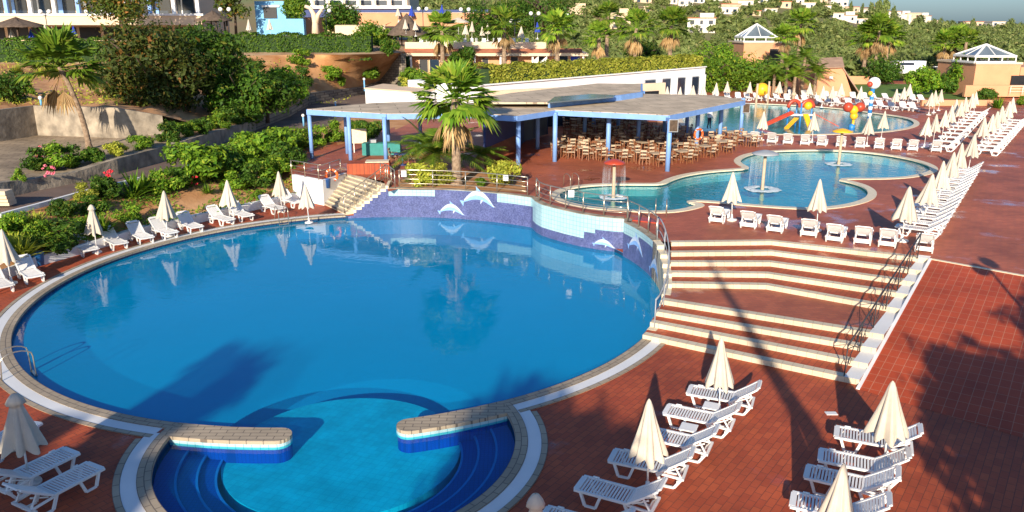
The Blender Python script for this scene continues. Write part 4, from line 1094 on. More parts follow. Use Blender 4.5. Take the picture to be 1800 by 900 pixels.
m = mat('water_drops', (.7, .75, .78), .1, .1, 4); m.node_tree.nodes['Principled BSDF'].inputs['Alpha'].default_value = .16
mushroom(G(1078, 347, ZUW), 1.9, .56, 'red_paint', 'yellow_pole' if 'yellow_pole' in MT else 'cushion', 'red mushroom shaped fountain pouring water in the left lobe of the upper pool', True)
mushroom(G(1340, 333, ZUW), 2.05, .72, 'grey_metal', 'cushion', 'grey topped mushroom fountain in the middle lobe of the upper pool', True)
mushroom(G(1474, 289, ZUW), 2.2, .62, 'yellow', 'cushion', 'yellow mushroom shaped fountain in the right lobe of the upper pool', False)
# ------------------------------------------------------------------ pergola
pg = thing('pergola', 'large blue framed pergola with flat reed roof over the restaurant tables', 'pergola')
ZR = 4.62
def roofpoly(pts, z): return [G(x, y, z).to_2d() for x, y in pts]
rf = roofpoly([(838, 203), (907, 207), (975, 196.5), (1175, 206), (1308, 179), (1255, 170.5), (1110, 167.5), (1085, 171), (965, 183), (838, 183)], ZR)
mb = MB(); mb.prism(rf, ZR + .02, ZR + .14); mb.build('reed_roof', MT['reed'], pg)
def beam(par, pts, z0, z1, wd, m='blue_paint', name='beam'):
    mb = MB(); mb.wall([p for p in pts], z0, z1, wd); return mb.build(name, MT[m], par)
for a, b in ((0, 1), (1, 2), (2, 3), (3, 4), (4, 5)): beam(pg, [rf[a], rf[b]], ZR - .22, ZR + .1, .2)
def column(par, px, py, z1=ZR, wd=.30, z0=ZU):
    p = G(px, py, z0); mb = MB(); mb.tube([(p.x, p.y, z0), (p.x, p.y, z1)], wd / 2, 12); return mb.build('column', MT['blue_paint'], par)
for px, py in ((911, 292), (975, 284), (1068, 282), (1173, 301), (1223, 266), (1264, 252), (1301, 241), (945, 262), (1027, 250), (1121, 257), (1043, 232), (1086, 234), (1167, 243), (1206, 240), (880, 262), (1128, 222)):
    column(pg, px, py, ZR - .1)
# inner beams
for a, b in (((1027, 250), (1223, 266)), ((1043, 232), (1206, 240)), ((975, 284), (1043, 232)), ((1173, 301), (1121, 257))):
    beam(pg, [G(*a, ZU).to_2d(), G(*b, ZU).to_2d()], ZR - .2, ZR - .01, .15)
up = thing('upper_roof', 'raised flat reed roof with a blue edge behind the main pergola roof', 'roof')
rf2 = roofpoly([(838, 183), (965, 183), (1090, 170.5), (1128, 165), (1128, 150), (1050, 149), (900, 166), (838, 176)], 5.0)
mb = MB(); mb.prism(rf2, 5.0, 5.12); mb.build('reed_roof', MT['reed'], up)
for a, b in ((1, 2), (2, 3), (3, 4)): beam(up, [rf2[a], rf2[b]], 4.72, 5.14, .16)
mb = MB(); mb.prism(roofpoly([(962, 181), (975, 171), (1040, 166), (1082, 168), (1078, 171)], 5.2), 5.16, 5.24); mb.build('skylight', MT['glass_roof'], up)
sp_ = thing('small_pergola', 'open blue framed pergola with a reed roof left of the tall palm', 'pergola')
rf3 = roofpoly([(540, 195), (680, 203), (838, 201), (838, 184), (740, 181), (655, 184), (600, 189)], ZR)
mb = MB(); mb.prism(rf3, ZR + .02, ZR + .12); mb.build('reed_roof', MT['reed'], sp_)
for a, b in ((0, 1), (1, 2), (6, 0)): beam(sp_, [rf3[a], rf3[b]], ZR - .24, ZR + .09, .18)
for px, py in ((549, 279), (617, 286), (611, 270), (679, 292), (684, 268), (740, 268)): column(sp_, px, py, ZR - .1, .26)
# rear wall and kitchen under the pergola
rw = thing('restaurant_wall', 'pale rear wall of the restaurant with dark panels under the pergola', 'building')
a = G(850, 232, ZU); b = G(1165, 208, ZU)
mb = MB(); mb.wall([a.to_2d(), b.to_2d()], ZU, ZR + .2, .3); mb.build('wall', MT['cream_wall'], rw)
for k in range(9):
    t = (k + .6) / 9.6; p = a.lerp(b, t); d = (b - a).normalized(); mb = MB(); mb.bar((p.x - d.x * 1.3, p.y - d.y * 1.3 - .2, ZU + 1.35), (p.x + d.x * 1.3, p.y + d.y * 1.3 - .2, ZU + 1.35), .12, 2.6)
    mb.build('dark_panel', MT['dark' if k % 3 else 'glass_dark'], rw)  # dark panels overlap along the whole rear wall
bw = thing('bar_kiosk', 'dark blue panelled kiosk behind the tall palm under the pergola', 'kiosk')
a = G(852, 288, ZU); b = G(905, 262, ZU)
mb = MB(); mb.wall([a.to_2d(), Vector((b.x, b.y)), Vector((b.x + 1.5, b.y + 8))], ZU, ZR - .1, .15); mb.build('panel', MT['blue_dark'], bw)
mb = MB(); mb.wall([a.to_2d() - Vector((0, .12)), b.to_2d() - Vector((0, .12))], ZU, ZU + 1.0, .1); mb.build('counter', MT['wood'], bw)
gp = thing('glass_screen', 'slanting glass wind screen with blue posts at the left side of the restaurant', 'screen')
mb = MB(); mb.wall([G(915, 252, ZU).to_2d(), G(962, 238, ZU).to_2d()], ZU + .1, ZR - .5, .03); mb.build('pane', MT['glass_roof'], gp)
for x, y in ((915, 252), (938, 245), (962, 238)): q = G(x, y, ZU); mb = MB(); mb.box((q.x, q.y, (ZU + ZR) / 2), (.1, .1, ZR - ZU - .2)); mb.build('post', MT['blue_dark'], gp)
# tables and chairs
def make_chair():
    t = thing('dining_chair', 'wooden chair', 'chair')
    mb = MB(); mb.box((0, 0, .45), (.46, .46, .05)); mb.build('seat', MT['cushion'], t)
    mb = MB()
    for sx in (-.2, .2):
        for sy in (-.2, .2): mb.bar((sx, sy, .43), (sx * 1.12, sy * 1.12, 0), .045)
    for sx in (-.2, .2): mb.bar((sx, .21, .42), (sx, .29, .95), .045); mb.bar((sx, -.2, .66), (sx, .24, .66), .04); mb.bar((sx, -.2, .43), (sx, -.2, .66), .04)
    mb.bar((-.2, -.2, .2), (.2, .2, .42), .03); mb.bar((.2, -.2, .2), (-.2, .2, .42), .03); mb.build('frame', MT['wood'], t)
    mb = MB(); mb.bar((-.2, .285, .90), (.2, .285, .90), .04, .12); mb.bar((-.2, .25, .68), (.2, .25, .68), .04, .10); mb.build('backrest', MT['cushion'], t); return t
CHR = make_chair(); used = [0]
mb = MB(); mb.box((0, 0, .72), (.85, .85, .04)); TOP = mb.mesh('tabletop', MT['cushion']); mb = MB(); mb.bar((0, 0, .7), (0, 0, 0), .06); TL = mb.mesh('leg', MT['wood'])
tb = []
rt = random.Random(12)
for (x0, y0), (x1, y1), n, row in (((992, 276), (1160, 288), 6, 'front'), ((1000, 264), (1160, 268), 6, 'second'), ((1010, 252), (1190, 252), 6, 'third'), ((1200, 285), (1310, 256), 4, 'right front'), ((1196, 270), (1288, 248), 4, 'right second'), ((1015, 236), (1190, 240), 6, 'fourth'), ((1015, 224), (1120, 224), 4, 'back')):
    for i in range(n):
        t = i / (n - 1); p = G(x0 + (x1 - x0) * t, y0 + (y1 - y0) * t, ZU) + Vector((rt.uniform(-.3, .3), rt.uniform(-.3, .3), 0)); a = rt.uniform(-.2, .2) + .2
        o = thing('dining_table', 'square restaurant table, %s from the left in the %s row' % (ORD[i], row), 'table', p, a, 'restaurant tables')
        link('tabletop', TOP, o)
        for lx, ly in ((-.37, -.37), (.37, -.37), (.37, .37), (-.37, .37)): lg = link('leg', TL, o); lg.location = (lx, ly, 0)
        for j in range(4):
            aa = a + j * PI / 2; r = rt.uniform(.62, .85); q = p + Vector((math.sin(aa) * -r, math.cos(aa) * r, 0))
            lb = 'wooden chair on the %s side of the %s table in the %s row' % (('far', 'left', 'near', 'right')[j], ORD[i], row)
            if not used[0]: used[0] = 1; CHR.location = q; CHR.rotation_euler = (0, 0, aa); CHR['label'] = lb; CHR['group'] = 'restaurant chairs under the pergola'
            else: dup(CHR, q, aa + rt.uniform(-.25, .25), lb, 1, 'restaurant chairs under the pergola')
# items by the small pergola
nb = thing('display_board', 'white display board on legs under the small pergola', 'board', G(633, 268, ZU), .15)
mb = MB(); mb.box((0, 0, 1.15), (1.0, .08, 1.0)); mb.build('panel', MT['cream_tile'], nb)
for s in (-.4, .4): mb = MB(); mb.bar((s, 0, .65), (s, 0, 0), .06); mb.build('leg', MT['white_metal'], nb)
pt = thing('brick_planter', 'low red brick block with a pale top beside the blue column', 'planter', G(648, 306, ZU), .08)
mb = MB(); mb.box((0, .6, .32), (2.5, 1.3, .64)); mb.build('brick_base', MT['brick_lower'], pt); mb = MB(); mb.box((.5, .7, .665), (1.4, .9, .045)); mb.build('slab', MT['cream_tile'], pt)
bt = thing('buffet_table', 'long table under a green cloth behind the display board', 'table', G(672, 272, ZU), 0)
mb = MB(); mb.box((0, 0, .42), (2.6, .8, .82)); mb.build('tablecloth', MT['teal_cloth'], bt); mb = MB(); mb.box((-.6, 0, .95), (.5, .4, .2)); mb.build('tray', MT['grey_metal'], bt)
rt2 = thing('round_table', 'dark round table in shade right of the small pergola column', 'table', G(708, 290, ZU), 0)
mb = MB(); mb.lathe([(.001, .74), (.55, .74), (.55, .70), (.05, .69), (.05, .04), (.3, .02), (.3, 0)], 20); mb.build('top_and_pedestal', MT['blue_dark'], rt2)
for k, (x, y) in enumerate(((692, 286), (724, 290))): dup(CHR, G(x, y, ZU), 1.5 - 3 * k, 'dark shaded chair on the %s side of the dark round table' % ('left', 'right')[k], 1, 'chairs at the dark round table')
# planter with shrubs round the tall palm
bd = roofpoly([(700, 335), (790, 335), (880, 338), (935, 342), (938, 330), (900, 318), (800, 312), (740, 312), (705, 320)], ZU)
# ------------------------------------------------------------------ white building with hedge roof
wb = thing('white_building', 'long low white building with a yellow-green hedge along its roof', 'building')
bl = G(1237, 165, ZU); D2 = bl.y
c1 = Vector((bl.x, bl.y)); c0 = G(845, 188, ZU).to_2d(); c0 = Vector((-3.2, 79.0))
zt1 = W(1237, 118, c1.y).z; zt0 = W(845, 151, c0.y).z
mb = MB(); dd = (c1 - c0).normalized(); nn = Vector((-dd.y, dd.x))
# solid with window recess faces laid as separate frames
wx = [(1132, 1152), (1160, 1178), (1187, 1204), (1213, 1228)]
mb.prism([c0, c1, c1 + nn * 12, c0 + nn * 12], ZU, [zt0, zt1, zt1 + .0, zt0]); mb.build('wall', MT['white_paint'], wb)
def on_facade(px):
    r_ = ray(px, 150); r2 = Vector((r_.x, r_.y)); den = r2.x * (-dd.y) + r2.y * dd.x
    t = (c0.x * (-dd.y) + c0.y * dd.x) / den; return r2 * t
for x0, x1 in wx:
    a = on_facade(x0); b = on_facade(x1); mb = MB(); mb.wall([a - nn * .0, b - nn * .0], ZU + .0, ZU + 2.35, .10, side=-1); w_ = mb.build('window', MT['grey_metal'], wb)
    mb = MB(); mb.wall([a.lerp(b, .06), b.lerp(a, .06)], ZU + .1, ZU + 2.25, .13, side=-1); mb.build('pane', MT['glass_dark'], w_)
for x in (1156, 1183, 1208, 1232):
    a = on_facade(x - 4); b = on_facade(x + 4); mb = MB(); mb.wall([a, b], ZU, ZU + 2.5, .35, side=-1); mb.build('pier', MT['white_paint'], wb)
mb = MB(); mb.wall([c0 - nn * .06, c1 - nn * .06], [zt0 + .0, zt1 + .0], [zt0 + .12, zt1 + .12], .3); mb.build('parapet_cap', MT['white_paint'], wb)
hd = hedge_box('roof_hedge', [c0 + nn * 1.4 + dd * 1.5, c0.lerp(c1, .5) + nn * 1.5, c1 + nn * 1.4 - dd * .4], (zt0, zt1), (zt0 + 1.75, zt1 + 1.35), 2.6, .17, MT['leaf_yellow'], 330, 'yellow-green variegated hedge growing along the roof of the white building', 7)
hedge_box('roof_hedge', [G(702, 152, 3.6).to_2d(), G(765, 150, 3.6).to_2d()], 3.1, 4.3, 1.6, .15, MT['leaf_yellow'], 200, 'short yellow-green hedge left of the tall palm, behind the white block', 8)
wk = thing('white_block', 'bright white parapet block behind the small pergola roof', 'building')
a = W(643, 182, 86); b = W(745, 180, 80); zt_a = W(643, 156, 86).z
mb = MB(); mb.prism([a.to_2d(), b.to_2d(), b.to_2d() + Vector((1, 6)), a.to_2d() + Vector((1, 6))], ZU, zt_a); mb.build('wall', MT['white_paint'], wk)
mb = MB(); mb.prism([a.to_2d() + Vector((-.1, -.1)), b.to_2d() + Vector((.1, -.1)), b.to_2d() + Vector((1, 6)), a.to_2d() + Vector((1, 6))], zt_a, zt_a + .12); mb.build('roof', MT['cream_wall'], wk)
# ------------------------------------------------------------------ middle terrace building
def wbox(mb, px0, px1, py0, py1, D, dep, mi=0):
    """box whose front face at distance D spans the pixels"""
    a = W(px0, py1, D); b = W(px1, py1, D); z1 = W((px0 + px1) / 2, py0, D).z; z0 = a.z
    mb.box(((a.x + b.x) / 2, D + dep / 2, (z0 + z1) / 2), (b.x - a.x, dep, z1 - z0), mi=mi)
tbd = thing('terrace_building', 'long peach building with a red tiled edge and parasols on its roof terrace', 'building')
mb = MB(); wbox(mb, 722, 1028, 96, 150, 108, 14); mb.build('wall', MT['peach'], tbd)
mb = MB(); wbox(mb, 706, 1034, 93, 98.5, 106.4, 15.6); mb.build('cream_fascia', MT['cream_wall'], tbd)
mb = MB()
a = W(708, 93, 106.3); b = W(1024, 93, 106.3); z1 = W(708, 85, 107.6).z
mb.add([a, b, Vector((b.x, 107.7, z1)), Vector((a.x, 107.7, z1))], [(0, 1, 2, 3)]); mb.build('tiled_edge', MT['terracotta_roof'], tbd, recalc=False)
mb = MB(); wbox(mb, 712, 960, 74, 86, 107.6, .3); mb.build('parapet', MT['cream_wall'], tbd)
for k, (x0, x1, y0, y1, mm) in enumerate(((738, 752, 102, 122, 'dark'), (756, 772, 102, 122, 'glass_dark'), (848, 858, 100, 118, 'dark'), (898, 910, 97, 116, 'dark'), (944, 956, 95, 112, 'dark'), (984, 998, 92, 107, 'glass_dark'), (1003, 1019, 92, 107, 'umbrella_blue'))):
    mb = MB(); wbox(mb, x0 - 1, x1 + 1, y0 + 2, y1 + 6, 107.93, .1); f = mb.build('window', MT['cream_wall'], tbd); mb = MB(); wbox(mb, x0, x1, y0 + 3, y1 + 5, 107.86, .1); mb.build('pane', MT[mm], f)
for x in (713, 724, 835, 880, 936, 976, 1024): mb = MB(); wbox(mb, x - 1.5, x + 1.5, 98, 150, 106.8, .3); mb.build('pillar', MT['white_paint'], tbd)
for k, x in enumerate((925, 940)):
    a = W(x, 118, 106.5); mb = MB(); mb.add([a, a + Vector((1.6, 0, 0)), a + Vector((1.6, 0, 1.4))], [(0, 1, 2)]); mb.add([a + Vector((0, .2, 0)), a + Vector((1.6, .2, 0)), a + Vector((1.6, .2, 1.4))], [(0, 1, 2)]); mb.build('buttress', MT['white_paint'], tbd)
def thatch_hut(px, py0, py1, hw, D, lb, walls=True):
    c = W(px, py1, D); top = W(px, py0, D).z; r = hw * D / FP; zz = max(7.3, c.z - 2.4)
    t = thing('thatched_hut', lb, 'hut', (c.x, D, zz), 0, 'thatched huts on the hotel terrace')
    mb = MB(); rnd = random.Random(int(px)); mb.lathe([(r * 1.02, c.z - zz - .15), (r, c.z - zz), (r * .55, (c.z + (top - c.z) * .42) - zz), (.12, top - zz), (.001, top - zz + .05)], 28, wob=lambda j, k, a, rr, z: (rr * (1 + .04 * rnd.uniform(-1, 1)), z + .08 * rnd.uniform(-1, 1))); mb.build('thatch_roof', MT['thatch'], t)
    mb = MB()
    for k in range(6): a = k * PI / 3; mb = MB(); mb.tube([(r * .75 * math.cos(a), r * .75 * math.sin(a), 0), (r * .75 * math.cos(a), r * .75 * math.sin(a), c.z - zz + .1)], .1, 6); mb.build('post', MT['dark_bark'], t)
thatch_hut(30, 31, 46, 45, 101, 'dark thatched hut at the far left of the hotel terrace')
thatch_hut(375, 20, 35, 30, 103, 'thatched hut beside the double lamp above the hedge')
thatch_hut(716, 25, 60, 34, 111, 'tall conical thatched hut behind the left parasols of the terrace building')
# hotel at far left
ht = thing('hotel_block', 'long cream hotel block with dark glazing at the top left', 'building')
mb = MB(); wbox(mb, -200, 345, -60, 80, 112, 14); mb.build('wall', MT['cream_wall'], ht)
mb = MB(); wbox(mb, -200, 355, 27, 44, 107, 5); mb.build('balcony_slab', MT['cream_wall'], ht)
mb = MB(); wbox(mb, -200, 357, 24, 27.5, 106.8, 5.3); mb.build('balcony_cap', MT['white_paint'], ht)
mb = MB(); wbox(mb, -200, 350, -12, -8, 107, 5); mb.build('upper_slab', MT['white_paint'], ht)
for k, x in enumerate(range(-150, 345, 42)):
    mb = MB(); wbox(mb, x, x + 31, -8, 27, 111.9, .12); f = mb.build('window', MT['glass_dark'], ht)
    mb = MB(); wbox(mb, x + 2 + 3 * (k % 3), x + 10, -6, 26, 111.8, .08); mb.build('curtain', MT['white_paint' if k % 2 else 'blue_paint'], f)
    mb = MB(); wbox(mb, x + 33, x + 39, -10, 26, 107.6, .4); mb.build('pillar', MT['blue_paint' if k % 3 == 0 else 'white_paint'], ht)
    mb = MB(); wbox(mb, x - 2, x + 34, 48, 70, 111.9, .12); mb.build('dark_panel', MT['dark'], ht)  # dark panels carry the shade beneath the balcony slab in their colour
bb_ = thing('blue_annex', 'pale blue building with a square window right of the hotel', 'building')
mb = MB(); wbox(mb, 452, 505, 2, 62, 112, 9); mb.build('wall', MT['sky_blue_paint'], bb_); mb = MB(); wbox(mb, 464, 487, 13, 32, 111.85, .2); f = mb.build('window', MT['dark'], bb_)
mb = MB(); wbox(mb, 460, 491, 9, 12.5, 111.8, .25); mb.build('frame', MT['white_paint'], f); mb = MB(); wbox(mb, 455, 535, 33, 62, 110.5, 1.2); mb.build('blue_parapet', MT['sky_blue_paint'], bb_)
bc = thing('balcony_block', 'white hotel wing with blue awnings and balconies behind the conifer', 'building')
mb = MB(); wbox(mb, 520, 722, -60, 60, 140, 14); mb.build('wall', MT['cream_wall'], bc)
for k, x in enumerate(range(526, 715, 27)):
    mb = MB(); wbox(mb, x, x + 19, -12, 9, 139.9, .15); f = mb.build('window', MT['glass_dark'], bc); mb = MB(); wbox(mb, x - 1, x + 20, -1.5, 0.5, 139.7, .2); mb.build('frame', MT['white_paint'], f)
    mb = MB(); wbox(mb, x + 20, x + 24, -30, 14, 137.5, .4); mb.build('pillar', MT['white_paint'], bc)
mb = MB(); wbox(mb, 520, 722, 10, 15, 137.4, 2.8); mb.build('balcony_slab', MT['white_paint'], bc)
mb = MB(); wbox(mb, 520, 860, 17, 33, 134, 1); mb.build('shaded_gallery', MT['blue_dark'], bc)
for x0, x1, y0, y1, D, mm, lb in ((536, 600, 31, 62, 119, 'peach', 'peach garden wall behind the cream arch'), (590, 678, 45, 66, 112, 'cream_wall', 'cream terrace wall above the clipped hedge'), (628, 860, 23, 40, 126, 'peach', 'long peach terrace wall behind the thatched cone'), (574, 590, 41, 52, 116, 'yellow_wall', 'pale yellow wall block beside the cream arch')):
    if mm not in MT: mat(mm, (.72, .62, .34), .8)
    mb = MB(); wbox(mb, x0, x1, y0, y1 + 6, D, .6); o = thing('garden_wall', lb, 'wall'); mb.build('wall_body', MT[mm], o); mb = MB(); wbox(mb, x0, x1, y0 - 1, y0, D - .1, .8); mb.build('coping', MT['cream_wall'], o)
ar = MB(); pts = [W(x, y, 109) for x, y in ((555, 62), (554, 40), (551, 24), (545, 14), (536, 11))]; ar.tube(pts, [.55, .4, .32, .28, .22], 8); pts = [W(x, y, 109) for x, y in ((556, 40), (559, 26), (566, 16))]; ar.tube(pts, [.34, .26, .2], 8)
tag(ar.build('cream_arch', MT['cream_wall']), 'curved cream arch sculpture beside the blue annex', 'arch')
# hedges at the terrace edge
hedge_box('clipped_hedge', [W(-60, 110, 97).to_2d(), W(195, 110, 97).to_2d()], W(50, 112, 97).z - .4, W(50, 68, 97).z, 1.6, .16, MT['leaf_hedge'], 260, 'dark green clipped hedge below the hotel at the far left', 5)
hedge_box('clipped_hedge', [W(352, 98, 99).to_2d(), W(470, 97, 98.5).to_2d(), W(560, 96, 98).to_2d(), W(655, 96, 98).to_2d()], W(500, 99, 98).z - .4, W(500, 60, 98).z, 1.8, .16, MT['leaf_hedge'], 300, 'dark green clipped hedge along the top of the soil slope', 6)
# terrace parasols
gT = 'closed parasols on the hotel terraces'
for x, y, D, s, bl_, lb in ((713, 33, 108.5, .95, 0, 'white closed parasol in front of the thatched cone, left one'), (730, 36, 108.5, .9, 0, 'white closed parasol in front of the thatched cone, right one'), (818, 42, 109, 1, 0, 'cream closed parasol on the roof terrace, left of a close pair'), (829, 38, 110, 1, 0, 'cream closed parasol on the roof terrace, right of a close pair'), (847, 46, 110, .9, 0, 'short cream closed parasol at the right of the roof terrace pair'), (857, 42, 111, 1, 0, 'cream closed parasol beside the palm on the roof terrace'), (916, 46, 109, 1.1, 0, 'cream closed parasol between two palms on the roof terrace'), (945, 38, 109, 1, 1, 'blue closed parasol near the right end of the roof terrace'), (473, 33, 105, 1, 0, 'white closed parasol in front of the blue annex'),
                         (19, 50, 101, .9, 0, 'white closed parasol under the far left hotel eaves, beside the hut'), (53, 48, 101, .9, 1, 'dark blue closed parasol beside the hut at the far left'), (78, 43, 101, 1, 0, 'tall white closed parasol under the left double lamp'), (90, 46, 103, .9, 0, 'white closed parasol just right of the left double lamp'), (128, 45, 103, .9, 1, 'dark blue closed parasol beside the leaning palm trunk'), (436, 34, 104, 1, 0, 'white closed parasol behind the clipped hedge, left of the blue annex'), (116, 54, 103, .6, 0, 'small white closed parasol in the shade under the hotel slab'), (700, 12, 125, 1, 0, 'white closed parasol on the gallery behind the thatched cone'), (722, 12, 125, 1, 1, 'blue closed parasol on the gallery behind the thatched cone'), (776, 8, 125, 1, 1, 'blue closed parasol left of the left terrace palm')):
    p = W(x, y, D); umbrella(Vector((p.x, D, p.z - 2.25 * s)), lb, gT, False, s, bool(bl_))
op = thing('open_parasol', 'open white parasol on the roof terrace left of the cream closed parasols', 'parasol', W(806, 60, 109)); op.location.z = W(806, 32, 109).z - 2.3
mb = MB(); mb.lathe([(1.45, 1.75), (1.4, 1.85), (.7, 2.15), (.02, 2.4)], 8, smooth=False); mb.build('canopy', MT['umbrella_cloth'], op); link('pole', POLE, op)
# terrace furniture: white tables and chairs on the roof
mb = MB(); mb.box((0, 0, .4), (.5, .5, .05)); mb.box((0, .24, .65), (.5, .05, .5)); [mb.bar((a * .2, b * .2, .4), (a * .23, b * .23, 0), .05) for a in (-1, 1) for b in (-1, 1)]; WC = mb.mesh('white_chair', PLW)
for k in range(16):
    x = 740 + k * 12.5; p = W(x, 73, 108.6 + (k % 3) * .8); o = link('white_chair', WC); o.location = (p.x, p.y, W(800, 86, 107.6).z + .45); o.rotation_euler = (0, 0, k * 1.7)
    tag(o, 'small white chair behind the roof terrace parapet', 'chair', 'white chairs on the roof terrace')
# lamps
def lamp(px, py, D, zg, lb, two=True, sc=1.0, gr='double globe street lamps'):
    p = W(px, py, D); h = p.z - zg; t = thing('street_lamp', lb, 'street lamp', (p.x, p.y, zg), 0, gr)
    mb = MB(); mb.tube([(0, 0, 0), (0, 0, h)], .05 * sc, 8); mb.build('pole', MT['iron' if two else 'pool_blue_toy'], t)
    for s in ((-.52, .52) if two else (0,)):
        mb = MB(); mb.lathe([(.001, -.27)] + [(.27 * math.sin(a), -.27 * math.cos(a)) for a in [PI * q / 10 for q in range(1, 10)]] + [(.001, .27)], 16); g = mb.build('globe', MT['lamp_globe'], t); g.location = (s * sc, 0, h + .1)
        g.scale = (sc, sc, sc)
        if two: mb = MB(); mb.tube([(0, 0, h - .35), (s, 0, h - .2)], .03, 6); mb.build('arm', MT['iron'], t)
for x, y, D, lb in ((79, 22, 100, 'double globe lamp in front of the far left hotel block'), (395, 18, 103, 'double globe lamp beside the small thatched hut'), (743, 17, 112, 'double globe lamp above the conical thatched hut'), (817, 18, 112, 'double globe lamp left of the second terrace palm'), (940, 25, 112, 'double globe lamp left of the third terrace palm'), (990, 28, 113, 'double globe lamp above the right end of the roof terrace'), (572, 20, 112, 'double globe lamp right of the cream arch'), (905, 38, 111, 'globe lamp partly behind the second terrace palm')): lamp(x, y, D, 7.3, lb)
def bollard(px, pyt, P, lb):
    s = 1.0; h = W(px, pyt, P.y).z - P.z; t = thing('bollard_lamp', lb, 'bollard lamp', P, 0, 'pale blue bollard lamps'); h = max(.45, min(1.6, h))
    mb = MB(); mb.tube([(0, 0, 0), (0, 0, h - .1)], .075, 10); mb.build('post', MT['sky_blue_paint'], t)
    mb = MB(); mb.lathe([(.001, h - .14)] + [(.14 * math.sin(a), h - .14 * math.cos(a)) for a in [PI * q / 8 for q in range(1, 8)]] + [(.001, h + .14)], 14); mb.build('globe', MT['lamp_globe'], t)
bollard(41, 295, ground_at(42, 321), 'pale blue bollard lamp with white globe at the corner of the paved terrace')
bollard(71, 172, ground_at(73, 186), 'pale blue bollard lamp on the pale terrace wall near the leaning palm')
bollard(357, 219, ground_at(357, 240), 'pale blue bollard lamp under the big dark tree')
bollard(333, 284, ground_at(333, 300), 'pale blue bollard lamp among the garden shrubs')
bollard(641, 139, W(641, 160, 86), 'white bollard lamp at the bend of the stone wall')
bollard(590, 180, ground_at(590, 188), 'small pale blue bollard lamp on the brown road')
bollard(534, 203, ground_at(534, 222), 'grey blue bollard lamp left of the small pergola')
# ------------------------------------------------------------------ palms
fan_palm('fan_palm', 'tall fan palm with a thick rough trunk rising in front of the blue pergola', G(803, 326, ZU), 4.75, 1, 1.68, .29, 9, 70)
feather_palm('feather_palm', 'low spreading feather palm left of the tall trunk by the railing', G(766, 306, ZU), 1.25, 3.7, 54, 2, .32)
feather_palm('feather_palm', 'dark feather palm in shade right of the tall palm trunk', G(845, 296, ZU), .9, 2.0, 24, 3, .22)
p = ground_at(157, 262); fan_palm('fan_palm', 'leaning fan palm with shaggy green crown on the left slope', p, W(125, 118, p.y).z - p.z, 4, 1.9, .19, 4, 50, lean=-1.1)
gP = 'fan palms along the terrace building'
for k, (x, yc, yb, D, s, sk, lb) in enumerate(((777, 62, 110, 99, 1.95, 16, 'fan palm at the left of the roof terrace, above the tall palm'), (886, 52, 115, 99, 1.9, 14, 'fan palm left of centre in front of the terrace building'), (980, 57, 112, 100, 1.9, 16, 'bushy fan palm in front of the right part of the terrace building'), (1053, 72, 112, 103, 1.6, 14, 'smaller fan palm right of the terrace building'), (1118, 57, 106, 104, 2.0, 18, 'broad fan palm behind the middle of the roof hedge'), (1180, 52, 106, 106, 2.0, 18, 'tall fan palm behind the right end of the roof hedge'), (1068, 35, 100, 112, 1.6, 8, 'distant fan palm between the two broad hedge palms'),
                                            (1408, 48, 100, 125, 2.0, 14, 'fan palm right of the glass pyramid house'), (1378, 70, 120, 120, 1.6, 10, 'short fan palm beside the glass pyramid house'), (1524, 72, 118, 128, 2.0, 20, 'shaggy fan palm left of a tight group on the far lawn'), (1545, 60, 120, 126, 2.2, 22, 'tallest fan palm of the tight group on the far lawn'), (1562, 70, 112, 129, 1.9, 20, 'shaggy fan palm right of the tight group on the far lawn'), (1660, 82, 125, 126, 1.7, 16, 'thin fan palm left of the far right group'), (1680, 76, 125, 128, 2.0, 20, 'full fan palm in the middle of the far right group'), (1698, 80, 128, 125, 1.7, 14, 'fan palm right of the far right group'))):
    c = W(x, yc, D); b = W(x, yb, D); zg = min(b.z, 6); fan_palm('fan_palm', lb, (c.x, D, zg), c.z - zg + .5, 20 + k, s * 1.0, .30, int(sk * .6), 42, group=gP if k < 6 else None)
for k, (x, yc, D, lb) in enumerate(((1385, 112, 100, 'young feather palm left of the peach gable'), (1415, 100, 101, 'tall feather palm in the clump left of the peach gable'), (1398, 135, 99, 'low feather palm at the pool edge of the palm clump'), (1435, 128, 99, 'feather palm leaning over the peach gable'), (1362, 130, 101, 'dark feather palm at the left of the palm clump'))):
    c = W(x, yc, D); feather_palm('feather_palm', lb, (c.x, D, ZU), c.z - ZU, 2.9, 26, 50 + k, .2, 'feather palms beyond the far pool')
# ------------------------------------------------------------------ broadleaf trees
def tree(lb, P, hx, hz, top, m, seed, nleaf=6000, ls=.16, name='broadleaf_tree', cl=30, group=None, hy=None):
    rnd = random.Random(seed); t = thing(name, lb, 'tree', P, 0, group); H_ = top
    mb = MB(); n = 6; mb.tube([(0, 0, -.3), (.1, 0, H_ * .3), (.0, .1, H_ * .55)], [hx * .07, hx * .05, hx * .035], 10)
    for k in range(8):
        a = k * 2.4; z = H_ * (.22 + .3 * rnd.random()); mb.tube([(0, 0, z), (math.cos(a) * hx * .4, math.sin(a) * hx * .4, z + H_ * .2), (math.cos(a) * hx * .75, math.sin(a) * hx * .75, z + H_ * .32)], [hx * .03, hx * .02, hx * .008], 6)
    mb.build('trunk', MT['dark_bark'], t)
    me = crown_mesh('crown', hx, hy or hx, hz, nleaf, ls, MT[m], seed, cl, fill=.55); o = link('crown', me, t); o.location = (0, 0, H_ - hz); return t
p = ground_at(285, 245)
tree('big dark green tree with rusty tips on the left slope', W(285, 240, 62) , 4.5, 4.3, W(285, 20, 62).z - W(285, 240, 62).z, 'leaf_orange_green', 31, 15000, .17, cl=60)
tree('dark tree in shade behind the big rusty tree', W(375, 235, 66), 3.2, 3.4, 9.2, 'leaf_dark', 32, 7000, .17, cl=30)
